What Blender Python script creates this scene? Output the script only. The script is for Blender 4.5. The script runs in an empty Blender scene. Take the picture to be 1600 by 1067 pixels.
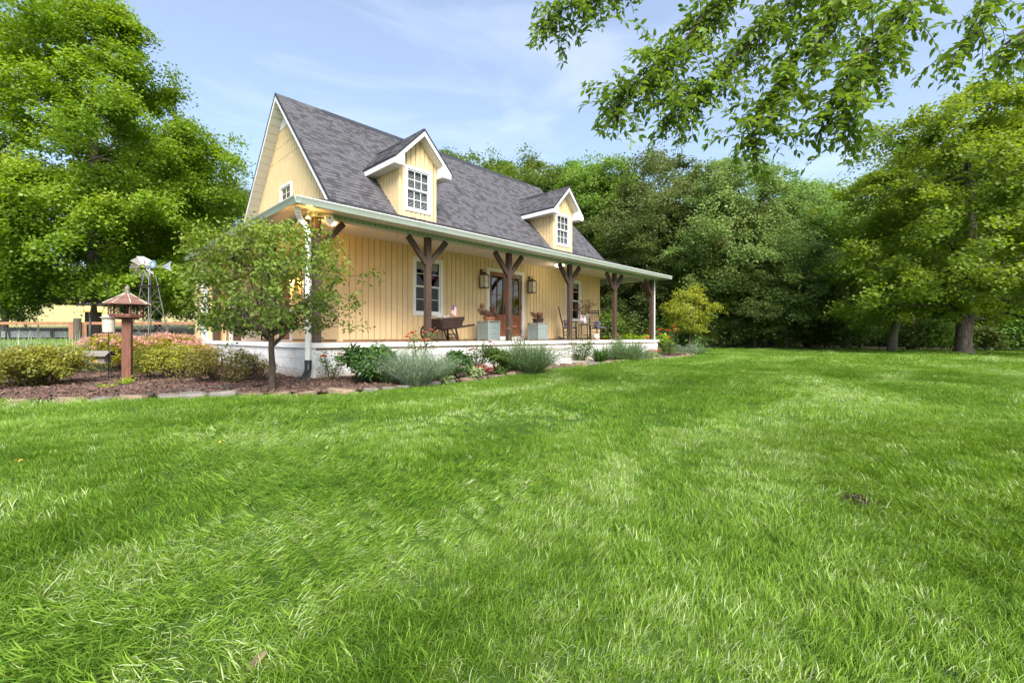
import bpy, math, random
import numpy as np
from mathutils import Matrix, Vector
scene = bpy.context.scene
COL = scene.collection
R = math.radians

# ------------------------------------------------------------------ camera
cam_data = bpy.data.cameras.new('camera'); cam = bpy.data.objects.new('camera', cam_data); COL.objects.link(cam)
cam.location = (0, 0, 0.80); cam.rotation_euler = (R(90), 0, R(-46.03))
cam_data.lens = 16.0; cam_data.sensor_width = 36; cam_data.shift_y = -0.0047
cam_data.clip_start = 0.05; cam_data.clip_end = 2000
scene.camera = cam
# ------------------------------------------------------------------ sky
SUN_DIR = Vector((-0.50, -0.95, 0.98)).normalized()
world = bpy.data.worlds.new('World'); scene.world = world; world.use_nodes = True
nt = world.node_tree; nt.nodes.clear()
wo = nt.nodes.new('ShaderNodeOutputWorld'); bg = nt.nodes.new('ShaderNodeBackground'); sky = nt.nodes.new('ShaderNodeTexSky')
sky.sky_type = 'NISHITA'; sky.sun_disc = False
sky.sun_elevation = math.asin(SUN_DIR.z); sky.sun_rotation = math.atan2(SUN_DIR.x, SUN_DIR.y)
sky.air_density = 1.0; sky.dust_density = 2.0; sky.ozone_density = 2.4
tc = nt.nodes.new('ShaderNodeTexCoord'); mp = nt.nodes.new('ShaderNodeMapping'); mp.inputs['Scale'].default_value = (1.3, 2.2, 7.0)
nz = nt.nodes.new('ShaderNodeTexNoise'); nz.inputs['Scale'].default_value = 1.3; nz.inputs['Detail'].default_value = 6; nz.inputs['Roughness'].default_value = .55; nz.inputs['Distortion'].default_value = .6
cr = nt.nodes.new('ShaderNodeValToRGB'); cr.color_ramp.elements[0].position = .47; cr.color_ramp.elements[0].color = (.16, .16, .16, 1); cr.color_ramp.elements[1].position = .74; cr.color_ramp.elements[1].color = (.42, .42, .42, 1)
mx = nt.nodes.new('ShaderNodeMixRGB'); mx.inputs[2].default_value = (4.9, 5.15, 5.6, 1)
L = nt.links
L.new(tc.outputs['Generated'], mp.inputs[0]); L.new(mp.outputs[0], nz.inputs['Vector']); L.new(nz.outputs['Fac'], cr.inputs[0])
L.new(cr.outputs[0], mx.inputs[0]); L.new(sky.outputs[0], mx.inputs[1]); L.new(mx.outputs[0], bg.inputs[0]); L.new(bg.outputs[0], wo.inputs[0])
bg.inputs[1].default_value = 0.104
sd = bpy.data.lights.new('sun', 'SUN'); sd.energy = 2.9; sd.angle = R(32); sd.color = (1, .95, .87)
sun = bpy.data.objects.new('sun', sd); COL.objects.link(sun); sun.rotation_euler = SUN_DIR.to_track_quat('Z', 'Y').to_euler()
sun.location = (-10, -10, 30)
scene.view_settings.view_transform = 'Standard'; scene.view_settings.look = 'None'
scene.view_settings.exposure = 1.5; scene.view_settings.gamma = 1; scene.view_settings.use_curve_mapping = False
scene.render.engine = 'CYCLES'
scene.cycles.max_bounces = 7; scene.cycles.diffuse_bounces = 4; scene.cycles.glossy_bounces = 3; scene.cycles.transmission_bounces = 4; scene.cycles.transparent_max_bounces = 12
scene.cycles.sample_clamp_indirect = 6

# ------------------------------------------------------------------ frame helpers
F = 711.0; CS, CC = .6943, .7197
def at(px, Z):
    u = (px-800)/F; return (Z*(CS*u+CC), Z*(CS-CC*u))
def cw(px, py, Z):
    x, y = at(px, Z); return np.array((x, y, .8+Z*(526-py)/F))
def ss(a, b, v):
    t = np.clip((np.asarray(v, float)-a)/(b-a), 0, 1); return t*t*(3-2*t)
def _h(ix, iy, s):
    n = np.sin(ix*127.1+iy*311.7+s*74.7)*43758.5453; return n-np.floor(n)
def vnoise(x, y, s=0):
    x = np.asarray(x, float); y = np.asarray(y, float)
    ix = np.floor(x); iy = np.floor(y); fx = x-ix; fy = y-iy; fx = fx*fx*(3-2*fx); fy = fy*fy*(3-2*fy)
    a = _h(ix, iy, s); b = _h(ix+1, iy, s); c = _h(ix, iy+1, s); d = _h(ix+1, iy+1, s)
    return (a*(1-fx)+b*fx)*(1-fy)+(c*(1-fx)+d*fx)*fy
def ground_z(x, y):
    x = np.asarray(x, float); y = np.asarray(y, float)
    m = 1-ss(22, 45, x-.15*y)
    rise = m*(.6*ss(12.5, 18.5, y)*(1-ss(4, 9, x)*(1-ss(24, 30, y))) + .066*np.maximum(0, y-36))
    d = np.sqrt(x*x+y*y)
    return rise - .30*(1-ss(2.0, 5.6, d)) + .035*(vnoise(x*.9, y*.9, 3)-.5)*ss(.1, 1, d)*(1-ss(9, 30, d)) - .03*ss(3.0, 3.6, x)*ss(8, 9, y)*(1-ss(16, 19, x))
def gz(x, y): return float(ground_z(x, y))

# ------------------------------------------------------------------ materials
def nodemat(name):
    m = bpy.data.materials.new(name); m.use_nodes = True; n = m.node_tree; n.nodes.clear()
    out = n.nodes.new('ShaderNodeOutputMaterial'); return m, n, out
def mat(name, col, *_a, splash=False, **_k):
    m = mat_(name, col, *_a, **_k)
    if splash:
        n = m.node_tree; N = n.nodes.new; l = n.links.new; p = [q for q in n.nodes if q.type == 'BSDF_PRINCIPLED'][0]; src = p.inputs['Base Color'].links[0].from_socket
        t = N('ShaderNodeTexCoord'); sx = N('ShaderNodeSeparateXYZ'); l(t.outputs['Object'], sx.inputs[0]); z = N('ShaderNodeTexNoise'); z.inputs['Scale'].default_value = 6; z.inputs['Detail'].default_value = 9; z.inputs['Roughness'].default_value = .8; l(t.outputs['Object'], z.inputs['Vector'])
        a = N('ShaderNodeMath'); a.operation = 'MULTIPLY_ADD'; a.inputs[1].default_value = .55; l(z.outputs['Fac'], a.inputs[0]); b = N('ShaderNodeMath'); b.operation = 'MULTIPLY'; b.inputs[1].default_value = -1; l(sx.outputs['Z'], b.inputs[0]); l(b.outputs[0], a.inputs[2])
        c = N('ShaderNodeMapRange'); c.inputs[1].default_value = .05; c.inputs[2].default_value = .24; c.inputs[4].default_value = .75; l(a.outputs[0], c.inputs[0]); x = N('ShaderNodeMixRGB'); x.inputs[2].default_value = (.30, .21, .14, 1); l(c.outputs[0], x.inputs[0]); l(src, x.inputs[1]); l(x.outputs[0], p.inputs['Base Color'])
    return m
def mat_(name, col, rough=.6, var=.15, scale=8, bump=.15, bscale=40, stretch=(1, 1, 1), metal=0, spec=.4, col2=None, coords='Object', detail=5, emis=None, tone=False, dirt=0):
    m, n, out = nodemat(name); N = n.nodes.new; l = n.links.new
    p = N('ShaderNodeBsdfPrincipled'); l(p.outputs[0], out.inputs[0])
    p.inputs['Roughness'].default_value = rough; p.inputs['Metallic'].default_value = metal; p.inputs['Specular IOR Level'].default_value = spec
    t = N('ShaderNodeTexCoord'); mpp = N('ShaderNodeMapping'); mpp.inputs['Scale'].default_value = stretch
    l(t.outputs[coords], mpp.inputs[0])
    nz = N('ShaderNodeTexNoise'); nz.inputs['Scale'].default_value = scale; nz.inputs['Detail'].default_value = detail; nz.inputs['Roughness'].default_value = .65
    l(mpp.outputs[0], nz.inputs['Vector'])
    rp = N('ShaderNodeValToRGB'); a = [max(0, c*(1-var*1.6)) for c in col]; b = col2 if col2 else [min(1, c*(1+var)) for c in col]
    rp.color_ramp.elements[0].color = (*a, 1); rp.color_ramp.elements[1].color = (*b, 1); rp.color_ramp.elements[0].position = .28; rp.color_ramp.elements[1].position = .72
    l(nz.outputs['Fac'], rp.inputs[0]); src = rp.outputs[0]
    if dirt:
        n3 = N('ShaderNodeTexNoise'); n3.inputs['Scale'].default_value = 1.7; n3.inputs['Detail'].default_value = 8; n3.inputs['Roughness'].default_value = .75; l(t.outputs[coords], n3.inputs['Vector'])
        r3 = N('ShaderNodeMapRange'); r3.inputs[1].default_value = .48; r3.inputs[2].default_value = .75; r3.inputs[3].default_value = 0; r3.inputs[4].default_value = dirt; l(n3.outputs['Fac'], r3.inputs[0])
        m3 = N('ShaderNodeMixRGB'); m3.blend_type = 'MULTIPLY'; m3.inputs[2].default_value = (.62, .55, .45, 1); l(r3.outputs[0], m3.inputs[0]); l(src, m3.inputs[1]); src = m3.outputs[0]
    if tone:
        at_ = N('ShaderNodeAttribute'); at_.attribute_name = 'tone'
        mr = N('ShaderNodeMath'); mr.operation = 'MULTIPLY_ADD'; mr.inputs[1].default_value = tone[1]-tone[0]; mr.inputs[2].default_value = tone[0]; l(at_.outputs['Fac'], mr.inputs[0])
        vm = N('ShaderNodeVectorMath'); vm.operation = 'SCALE'; l(src, vm.inputs[0]); l(mr.outputs[0], vm.inputs['Scale']); src = vm.outputs[0]
    l(src, p.inputs['Base Color'])
    if bump:
        n2 = N('ShaderNodeTexNoise'); n2.inputs['Scale'].default_value = bscale; n2.inputs['Detail'].default_value = 4; l(mpp.outputs[0], n2.inputs['Vector'])
        bp = N('ShaderNodeBump'); bp.inputs['Strength'].default_value = bump; bp.inputs['Distance'].default_value = .02; l(n2.outputs['Fac'], bp.inputs['Height']); l(bp.outputs[0], p.inputs['Normal'])
    if emis:
        p.inputs['Emission Color'].default_value = (*emis[0], 1); p.inputs['Emission Strength'].default_value = emis[1]
    return m
def leafmat(name, dark, light, third=None, trans=.45, rough=.5, spec=.35, inst=False, gloss=True, wide=False):
    m, n, out = nodemat(name); N = n.nodes.new; l = n.links.new
    a = N('ShaderNodeAttribute'); a.attribute_name = 'tone'
    if inst: a.attribute_type = 'INSTANCER'
    rp = N('ShaderNodeValToRGB'); e = rp.color_ramp.elements
    e[0].color = (*dark, 1); e[1].color = (*light, 1)
    if third: el = e.new(.93); el.color = (*light, 1); e[2].color = (*third, 1)
    if inst:
        b2 = N('ShaderNodeAttribute'); b2.attribute_name = 'blade'; ma = N('ShaderNodeMath'); ma.operation = 'MULTIPLY_ADD'; ma.inputs[1].default_value = .84; ma.use_clamp = True; l(b2.outputs['Fac'], ma.inputs[0])
        m4 = N('ShaderNodeMath'); m4.operation = 'SUBTRACT'; m4.inputs[1].default_value = .40; l(a.outputs['Fac'], m4.inputs[0]); l(m4.outputs[0], ma.inputs[2]); l(ma.outputs[0], rp.inputs[0])
    else: l(a.outputs['Fac'], rp.inputs[0])
    src = rp.outputs[0]
    oi = N('ShaderNodeObjectInfo'); hs = N('ShaderNodeHueSaturation'); mr = N('ShaderNodeMapRange'); mr.inputs[3].default_value = .66 if wide else .88; mr.inputs[4].default_value = 1.42 if wide else 1.15
    mh = N('ShaderNodeMapRange'); mh.inputs[3].default_value = .482 if wide else .496; mh.inputs[4].default_value = .516 if wide else .504
    l(oi.outputs['Random'], mr.inputs[0]); l(mr.outputs[0], hs.inputs['Value']); l(oi.outputs['Random'], mh.inputs[0]); l(mh.outputs[0], hs.inputs['Hue']); l(src, hs.inputs['Color'])
    p = N('ShaderNodeBsdfPrincipled'); p.inputs['Roughness'].default_value = rough; p.inputs['Specular IOR Level'].default_value = spec if gloss else 0
    l(hs.outputs[0], p.inputs['Base Color'])
    tb = N('ShaderNodeBsdfTranslucent'); h2 = N('ShaderNodeHueSaturation'); h2.inputs['Hue'].default_value = .485; h2.inputs['Saturation'].default_value = 1.1; h2.inputs['Value'].default_value = 1.35
    l(hs.outputs[0], h2.inputs['Color']); l(h2.outputs[0], tb.inputs[0])
    ms = N('ShaderNodeMixShader'); ms.inputs[0].default_value = trans; l(p.outputs[0], ms.inputs[1]); l(tb.outputs[0], ms.inputs[2]); l(ms.outputs[0], out.inputs[0])
    return m
def glassmat(name, tint=(.75, .8, .8), refl=1.0):
    m, n, out = nodemat(name); N = n.nodes.new; l = n.links.new
    t = N('ShaderNodeBsdfTransparent'); t.inputs[0].default_value = (*tint, 1)
    g = N('ShaderNodeBsdfGlossy'); g.inputs['Roughness'].default_value = .02
    lw = N('ShaderNodeFresnel'); lw.inputs[0].default_value = 1.9; mu = N('ShaderNodeMath'); mu.operation = 'MULTIPLY'; mu.inputs[1].default_value = refl; l(lw.outputs[0], mu.inputs[0])
    tcn = N('ShaderNodeTexCoord'); nzn = N('ShaderNodeTexNoise'); nzn.inputs['Scale'].default_value = 1.6; l(tcn.outputs['Object'], nzn.inputs['Vector']); bp = N('ShaderNodeBump'); bp.inputs['Strength'].default_value = .06; bp.inputs['Distance'].default_value = .05; l(nzn.outputs['Fac'], bp.inputs['Height']); l(bp.outputs[0], g.inputs['Normal'])
    ms = N('ShaderNodeMixShader'); l(mu.outputs[0], ms.inputs[0]); l(t.outputs[0], ms.inputs[1]); l(g.outputs[0], ms.inputs[2]); l(ms.outputs[0], out.inputs[0])
    return m
M = dict(
 yellow=mat('yellow_siding', (.70, .525, .285), .55, .06, 3, .05, 60, dirt=.12),
 yellowback=mat('siding_groove_shade', (.27, .18, .09), .8, .05),  # brown stands in for the shade inside the siding grooves
 white=mat('white_paint', (.76, .76, .74), .5, .04, 4, .05, dirt=.2),
 block=mat('painted_block', (.70, .70, .69), .75, .08, 9, .35, 70, dirt=.9, splash=True),
 mortar=mat('painted_mortar', (.60, .60, .58), .85, .1, 9, .3, 60, dirt=.5, splash=True),
 greentrim=mat('pale_green_trim', (.36, .46, .36), .45, .05, 5, .04, dirt=.25),
 gutterm=mat('gutter_paint', (.36, .41, .36), .35, .05, 5, .03, dirt=.3),
 soffit=mat('soffit_vinyl', (.68, .65, .58), .5, .04, 4, .04),
 shingle=mat('asphalt_shingle', (.105, .102, .113), .92, .28, 55, .6, 220, tone=(.45, 1.15), coords='Object'),
 drip=mat('dark_drip_edge', (.03, .03, .035), .5, .1),
 post=mat('stained_timber', (.068, .042, .029), .7, .35, 6, .35, 30, stretch=(6, 6, .6), tone=False),
 doorwood=mat('door_wood', (.23, .085, .04), .4, .25, 6, .1, 30, stretch=(6, 6, .6)),
 deck=mat('deck_floor', (.30, .17, .10), .75, .3, 5, .3, 40),
 dark=mat('room_darkness', (.035, .037, .036), .9, .2, 2, 0),  # near-black colour stands in for the darkness of unlit rooms
 black=mat('black_paint', (.018, .017, .018), .4, .2, 10, .1),
 bronze=mat('aged_bronze', (.07, .045, .03), .45, .3, 12, .2, metal=.5),
 lampglass=mat('milky_glass', (.62, .58, .48), .25, .05, 4, 0),
 concrete=mat('concrete_step', (.50, .47, .42), .85, .15, 6, .5, 60, dirt=.6),
 slate=mat('flat_stone', (.17, .155, .135), .85, .3, 5, .6, 25),
 stone=mat('field_stone', (.22, .165, .11), .9, .35, 6, .8, 22, tone=(.65, 1.35)),
 mulch=mat('mulch_bed', (.075, .042, .03), .95, .6, 35, 1.0, 60, detail=9, col2=(.17, .105, .085), coords='Object'),
 chip=mat('bark_chip', (.11, .065, .048), .9, .4, 20, .4, 60, tone=(.5, 1.9)),
 bark=mat('tree_bark', (.075, .06, .045), .95, .5, 5, 1.0, 14, stretch=(4, 4, .8), col2=(.15, .125, .10)),
 barkgrey=mat('grey_bark', (.17, .145, .115), .95, .45, 6, 1.0, 16, stretch=(4, 4, .8), col2=(.30, .27, .22)),
 barkthin=mat('young_bark', (.075, .055, .04), .85, .4, 10, .6, 50, stretch=(3, 3, 1)),
 planter=mat('sage_planter', (.22, .27, .26), .55, .08, 6, .15, 40, dirt=.2),
 terracotta=mat('terracotta', (.30, .13, .065), .8, .2, 8, .2),
 rust=mat('weathered_brown_wood', (.05, .026, .02), .8, .5, 8, .6, 30, stretch=(1, 6, 6)),
 greywood=mat('grey_weathered_wood', (.22, .20, .18), .85, .3, 8, .5, 30, stretch=(1, 6, 6)),
 redwood=mat('redwood_stain', (.17, .07, .045), .7, .35, 8, .4, 30, stretch=(6, 6, .6)),
 roofwood=mat('feeder_shingles', (.19, .10, .075), .75, .3, 8, .4, 30),
 fence=mat('fence_timber', (.33, .16, .085), .75, .25, 4, .4, 20),
 fencegrey=mat('fence_post_grey', (.10, .09, .07), .9, .4, 8, .6, 20, stretch=(6, 6, .6)),
 wire=mat('dark_wire', (.10, .09, .08), .5, .1, metal=.4),
 galv=mat('galvanised_metal', (.42, .44, .46), .4, .15, 8, .1, metal=.5),
 windsteel=mat('dark_steel', (.16, .155, .15), .5, .25, 12, .2, metal=.5),
 poolwall=mat('pool_wall_grey', (.55, .57, .61), .5, .08, 3, .05),
 poolrail=mat('pool_top_rail', (.055, .06, .07), .4, .1),
 plasticb=mat('black_plastic', (.02, .02, .022), .35, .1, bump=.1),
 amber=mat('lit_amber_glass', (.9, .55, .15), .3, .02, bump=0, emis=((1, .50, .10), 1.6)),
 lampwhite=mat('lit_ceiling_glass', (.95, .9, .8), .3, .02, bump=0, emis=((1, .86, .62), 1.6)),
 warmbulb=mat('lit_warm_bulb', (.95, .7, .4), .3, .02, bump=0, emis=((1, .55, .18), 9)),
 cloth=mat('grey_cushion', (.15, .135, .17), .9, .15, 10, .3, 90),
 curtain=mat('white_curtain', (.55, .55, .52), .9, .1, 6, .1),
 blind=mat('blind_slat', (.55, .56, .56), .6, .04, bump=0),
 pinkcurtain=mat('magenta_blossom', (.30, .03, .14), .8, .3, 30, .2),
 brownflower=mat('dried_hydrangea', (.17, .075, .045), .9, .45, 40, .6, 60, col2=(.30, .15, .09)),
 flagred=mat('flag_red', (.45, .02, .03), .8, .05), flagwhite=mat('flag_white', (.75, .75, .75), .8, .03), flagblue=mat('flag_blue', (.02, .035, .16), .8, .05),
 orange=mat('orange_petal', (.80, .16, .06), .6, .2, 30, .1), pink=mat('pink_petal', (.62, .25, .27), .6, .2, 30, .1), redpetal=mat('crimson_plume', (.42, .05, .07), .7, .3, 30, .1), yellowpetal=mat('yellow_petal', (.8, .5, .05), .6, .1),
 whitepot=mat('white_pot', (.50, .47, .45), .5, .1, 5, .1, dirt=.4),
 rug=mat('striped_rug', (.22, .08, .06), .95, .5, 30, .4, 60, col2=(.42, .36, .27)),
 straw=mat('dry_straw', (.22, .17, .09), .9, .4, 30, .5),
 seedtube=mat('seed_tube', (.50, .46, .38), .45, .2, 30, .1),
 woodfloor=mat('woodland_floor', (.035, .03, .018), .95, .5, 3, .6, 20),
)
M['glass'] = glassmat('window_glass', (.80, .82, .82), .35)
M['doorglass'] = glassmat('door_glass', (.5, .5, .5), 1.5)
M['clear'] = glassmat('clear_plastic', (.9, .92, .92), 1.0)

# ------------------------------------------------------------------ object helpers
def setp(o, label=None, cat=None, group=None, kind=None):
    if label: o['label'] = label
    if cat: o['category'] = cat
    if group: o['group'] = group
    if kind: o['kind'] = kind
    return o
def empty(name, loc=(0, 0, 0), rz=0, **k):
    o = bpy.data.objects.new(name, None); COL.objects.link(o); o.location = loc; o.rotation_euler = (0, 0, rz); o.empty_display_size = .2
    return setp(o, **k)
def link(name, me, parent=None, loc=None, rot=None, scale=None):
    o = bpy.data.objects.new(name, me); COL.objects.link(o)
    if parent: o.parent = parent
    if loc is not None: o.location = loc
    if rot is not None: o.rotation_euler = rot
    if scale is not None: o.scale = scale
    return o
def npmesh(name, V, Fc, material, tone=None, smooth=False):
    V = np.asarray(V, np.float32); Fc = np.asarray(Fc, np.int32); k = Fc.shape[1]
    me = bpy.data.meshes.new(name); me.vertices.add(len(V)); me.vertices.foreach_set('co', V.ravel())
    me.loops.add(Fc.size); me.loops.foreach_set('vertex_index', Fc.ravel())
    me.polygons.add(len(Fc)); me.polygons.foreach_set('loop_start', np.arange(0, Fc.size, k, dtype=np.int32)); me.polygons.foreach_set('loop_total', np.full(len(Fc), k, np.int32))
    if smooth: me.polygons.foreach_set('use_smooth', np.ones(len(Fc), bool))
    me.update(calc_edges=True)
    if tone is not None:
        a = me.attributes.new('tone', 'FLOAT', 'FACE'); a.data.foreach_set('value', np.asarray(tone, np.float32))
    me.materials.append(material); return me
class MB:
    def __init__(s, T=None): s.v = []; s.f = []; s.T = T; s.t = []; s.mi = []; s.m = 0; s.tone = .5
    def add(s, vs, fs):
        b = len(s.v)
        for p in vs: s.v.append(tuple(s.T(*p)) if s.T else tuple(p))
        for f in fs: s.f.append(tuple(b+i for i in f)); s.t.append(s.tone); s.mi.append(s.m)
        return s
    def box(s, x0, x1, y0, y1, z0, z1):
        return s.add([(x0,y0,z0),(x1,y0,z0),(x1,y1,z0),(x0,y1,z0),(x0,y0,z1),(x1,y0,z1),(x1,y1,z1),(x0,y1,z1)],
                     [(0,3,2,1),(4,5,6,7),(0,1,5,4),(1,2,6,5),(2,3,7,6),(3,0,4,7)])
    def bar(s, a, b, w, h=None, up=(0, 0, 1)):   # rectangular beam between two points
        a = Vector(a); b = Vector(b); h = h or w; d = (b-a).normalized(); up = Vector(up)
        if abs(d.dot(up)) > .97: up = Vector((0, 1, 0))
        x = d.cross(up).normalized(); y = x.cross(d).normalized(); vs = []
        for p in (a, b):
            for sx, sy in ((-1,-1),(1,-1),(1,1),(-1,1)): vs.append(p+x*(w/2*sx)+y*(h/2*sy))
        return s.add(vs, [(0,3,2,1),(4,5,6,7),(0,1,5,4),(1,2,6,5),(2,3,7,6),(3,0,4,7)])
    def prism(s, pts, off):                     # polygon pts (3d) extruded by vector off
        n = len(pts); vs = list(pts)+[tuple(p[i]+off[i] for i in range(3)) for p in pts]
        return s.add(vs, [tuple(range(n))[::-1], tuple(range(n, 2*n))]+[(i, (i+1) % n, n+(i+1) % n, n+i) for i in range(n)])
    def tube(s, pts, rad, n=8, caps=True):
        pts = [Vector(p) for p in pts]; rad = rad if isinstance(rad, (list, tuple)) else [rad]*len(pts); vs = []; fs = []
        prev = None
        for i, p in enumerate(pts):
            d = (pts[min(i+1, len(pts)-1)]-pts[max(i-1, 0)]).normalized()
            x = d.cross(Vector((0, 0, 1))) if abs(d.z) < .95 else d.cross(Vector((0, 1, 0)))
            x.normalize()
            if prev is not None and x.dot(prev) < 0: x = -x
            prev = x; y = d.cross(x)
            for k in range(n):
                a = 2*math.pi*k/n; vs.append(p+x*(math.cos(a)*rad[i])+y*(math.sin(a)*rad[i]))
        for i in range(len(pts)-1):
            for k in range(n): fs.append((i*n+k, i*n+(k+1) % n, (i+1)*n+(k+1) % n, (i+1)*n+k))
        if caps: fs += [tuple(range(n))[::-1], tuple(range((len(pts)-1)*n, len(pts)*n))]
        return s.add(vs, fs)
    def lathe(s, prof, c=(0, 0, 0), n=16, ph=0):
        vs = []; fs = []
        for r, z in prof:
            for k in range(n):
                a = 2*math.pi*k/n+ph; vs.append((c[0]+r*math.cos(a), c[1]+r*math.sin(a), c[2]+z))
        for i in range(len(prof)-1):
            for k in range(n): fs.append((i*n+k, i*n+(k+1) % n, (i+1)*n+(k+1) % n, (i+1)*n+k))
        fs += [tuple(range(n))[::-1], tuple(range((len(prof)-1)*n, len(prof)*n))]
        return s.add(vs, fs)
    def blob(s, c, r, n=8, m=6, j=0, rnd=random):
        vs = []; fs = []
        for i in range(1, m):
            for k in range(n):
                a = 2*math.pi*k/n; b = math.pi*i/m; q = 1+(rnd.random()-.5)*j
                vs.append((c[0]+r[0]*math.sin(b)*math.cos(a)*q, c[1]+r[1]*math.sin(b)*math.sin(a)*q, c[2]+r[2]*math.cos(b)*q))
        vs += [(c[0], c[1], c[2]+r[2]), (c[0], c[1], c[2]-r[2])]; T = len(vs)-2
        for i in range(m-2):
            for k in range(n): fs.append((i*n+k, (i+1)*n+k, (i+1)*n+(k+1) % n, i*n+(k+1) % n))
        for k in range(n): fs.append((T, k, (k+1) % n)); fs.append((T+1, (m-2)*n+(k+1) % n, (m-2)*n+k))
        return s.add(vs, fs)
    def build(s, name, material, parent=None, smooth=False, bevel=0, **k):
        me = bpy.data.meshes.new(name); me.from_pydata(s.v, [], s.f)
        mats = material if isinstance(material, (list, tuple)) else [material]
        for x in mats: me.materials.append(x)
        if len(mats) > 1: me.polygons.foreach_set('material_index', s.mi)
        if smooth: me.polygons.foreach_set('use_smooth', [True]*len(s.f))
        a = me.attributes.new('tone', 'FLOAT', 'FACE'); a.data.foreach_set('value', s.t)
        me.update()
        o = link(name, me, parent)
        if bevel:
            b = o.modifiers.new('bevel', 'BEVEL'); b.width = bevel; b.segments = 1; b.limit_method = 'ANGLE'
        return setp(o, **k)
def copy_tree(o, parent=None):
    c = o.copy(); COL.objects.link(c)
    if parent: c.parent = parent
    for ch in list(o.children): copy_tree(ch, c)
    return c

# ------------------------------------------------------------------ foliage toolkit
def unit(a): return a/np.maximum(1e-9, np.linalg.norm(a, axis=-1, keepdims=True))
def leaf_geo(P, Nn, D, Ls, Ws, rng, shape=0, tone=None):
    """leaf blades: rhombus (shape 0, one folded quad) or pointed oval (shape 1, six corners)."""
    D = unit(D - Nn*np.sum(D*Nn, 1, keepdims=True)); S = np.cross(Nn, D); n = len(P); Ls = np.broadcast_to(Ls, (n,))[:, None]; Ws = np.broadcast_to(Ws, (n,))[:, None]
    if shape == 0:
        V = np.stack([P, P+D*Ls*.45+S*Ws*.5+Nn*Ws*.12, P+D*Ls, P+D*Ls*.45-S*Ws*.5+Nn*Ws*.12], 1).reshape(-1, 3)
        return V, np.arange(4*n).reshape(n, 4), tone
    V = np.stack([P, P+D*Ls*.3+S*Ws*.45+Nn*Ws*.15, P+D*Ls*.65+S*Ws*.38+Nn*Ws*.1-Nn*Ls*.03, P+D*Ls-Nn*Ls*.14, P+D*Ls*.65-S*Ws*.38+Nn*Ws*.1-Nn*Ls*.03, P+D*Ls*.3-S*Ws*.45+Nn*Ws*.15, P+D*Ls*.3, P+D*Ls*.65-Nn*Ls*.03], 1).reshape(-1, 3)
    b = np.arange(n)[:, None]*8
    # quads only: (0,1,6,5) base kite, (1,2,7,6), (6,7,4,5), (7,2,3,4) tip kite
    Fc = np.stack([b+np.array([0, 1, 6, 5]), b+np.array([1, 2, 7, 6]), b+np.array([6, 7, 4, 5]), b+np.array([7, 2, 3, 4])], 1).reshape(-1, 4)
    return V, Fc, (np.repeat(tone, 4) if tone is not None else None)
def grow(rng, trunk, tips, r_tip, r_base, maxlink=1e9, power=2.2):
    """nodes from trunk polyline to tips: every tip joins the nearest node that lies closer to the trunk; returns edges as tubes"""
    nodes = [np.array(p, float) for p in trunk]; par = [-1]+list(range(len(trunk)-1)); nt_ = len(trunk)
    tr = np.array(trunk); 
    d0 = np.array([np.min(np.linalg.norm(tr-t, axis=1)) for t in tips]); order = np.argsort(d0)
    cost = [0.0]*nt_
    for i in order:
        t = tips[i]; A = np.array(nodes); dd = A-t; dist = np.linalg.norm(dd, axis=1)
        pen = np.where(dd[:, 2] > 0, dd[:, 2]*.9, 0)      # prefer joining from below
        sc = dist+pen+.12*np.array(cost); sc[:max(1, nt_//5)] += 50
        j = int(np.argmin(sc)); a = nodes[j]; ln = dist[j]
        k = 2 if ln > .5 else 1; last = j
        for q in range(1, k+1):
            f = q/k; p = a*(1-f)+t*f
            if q < k: p = p+rng.normal(0, .07*ln, 3)-np.array((0, 0, .05*ln))
            nodes.append(p); par.append(last); cost.append(cost[last]+ln/k); last = len(nodes)-1
    n = len(nodes); w = np.zeros(n); child = np.zeros(n, int)
    for i in range(n-1, 0, -1):
        if w[i] == 0: w[i] = 1
        w[par[i]] += w[i]
    rad = r_tip*w**(1/power); 
    f = r_base/rad[0]
    rad = r_tip+(rad-r_tip)*(r_base-r_tip)/max(1e-6, rad[0]-r_tip)
    return nodes, par, rad
def tubes(nodes, par, rad, nt_=0, sides=5, minr=0):
    V = []; Fc = []
    nodes = np.array(nodes)
    for i in range(1, len(nodes)):
        j = par[i]
        if rad[i] < minr: continue
        a, b = nodes[j], nodes[i]; d = b-a; ln = np.linalg.norm(d)
        if ln < 1e-5: continue
        d /= ln; x = np.cross(d, (0, 0, 1.)) if abs(d[2]) < .95 else np.cross(d, (0, 1., 0)); x /= np.linalg.norm(x); y = np.cross(d, x)
        n = sides+3 if rad[i] > .08 else sides; ra = min(rad[j], rad[i]*1.35) if j >= nt_ else min(rad[j], rad[i]*(1.15 if i < nt_ else 1.5)); rb = rad[i]
        if i < nt_: ra = rad[j]
        ang = 2*np.pi*np.arange(n)/n; ring = np.cos(ang)[:, None]*x+np.sin(ang)[:, None]*y
        base = len(V); V += list(a+ring*ra)+list(b+ring*rb)
        for k in range(n): Fc.append((base+k, base+(k+1) % n, base+n+(k+1) % n, base+n+k))
    return V, Fc
def crown_pads(rng, n, z0, z1, rad, prof, lump=.25, inner=.35, lean=(0, 0)):
    """pad centres inside an envelope; prof maps relative height 0..1 to relative radius"""
    out = []; s = rng.integers(1000)
    while len(out) < n:
        t = rng.random(); a = rng.random()*2*math.pi
        r = np.interp(t, [p[0] for p in prof], [p[1] for p in prof])
        if rng.random() > (r*.8+.2): continue
        lm = 1+lump*2*(float(vnoise(a*1.9+5, t*6, s))-.5)
        q = inner+(1-inner)*rng.random()**.55
        out.append((math.cos(a)*rad*r*lm*q+lean[0]*t, math.sin(a)*rad*r*lm*q+lean[1]*t, z0+(z1-z0)*t))
    return np.array(out)
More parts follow.
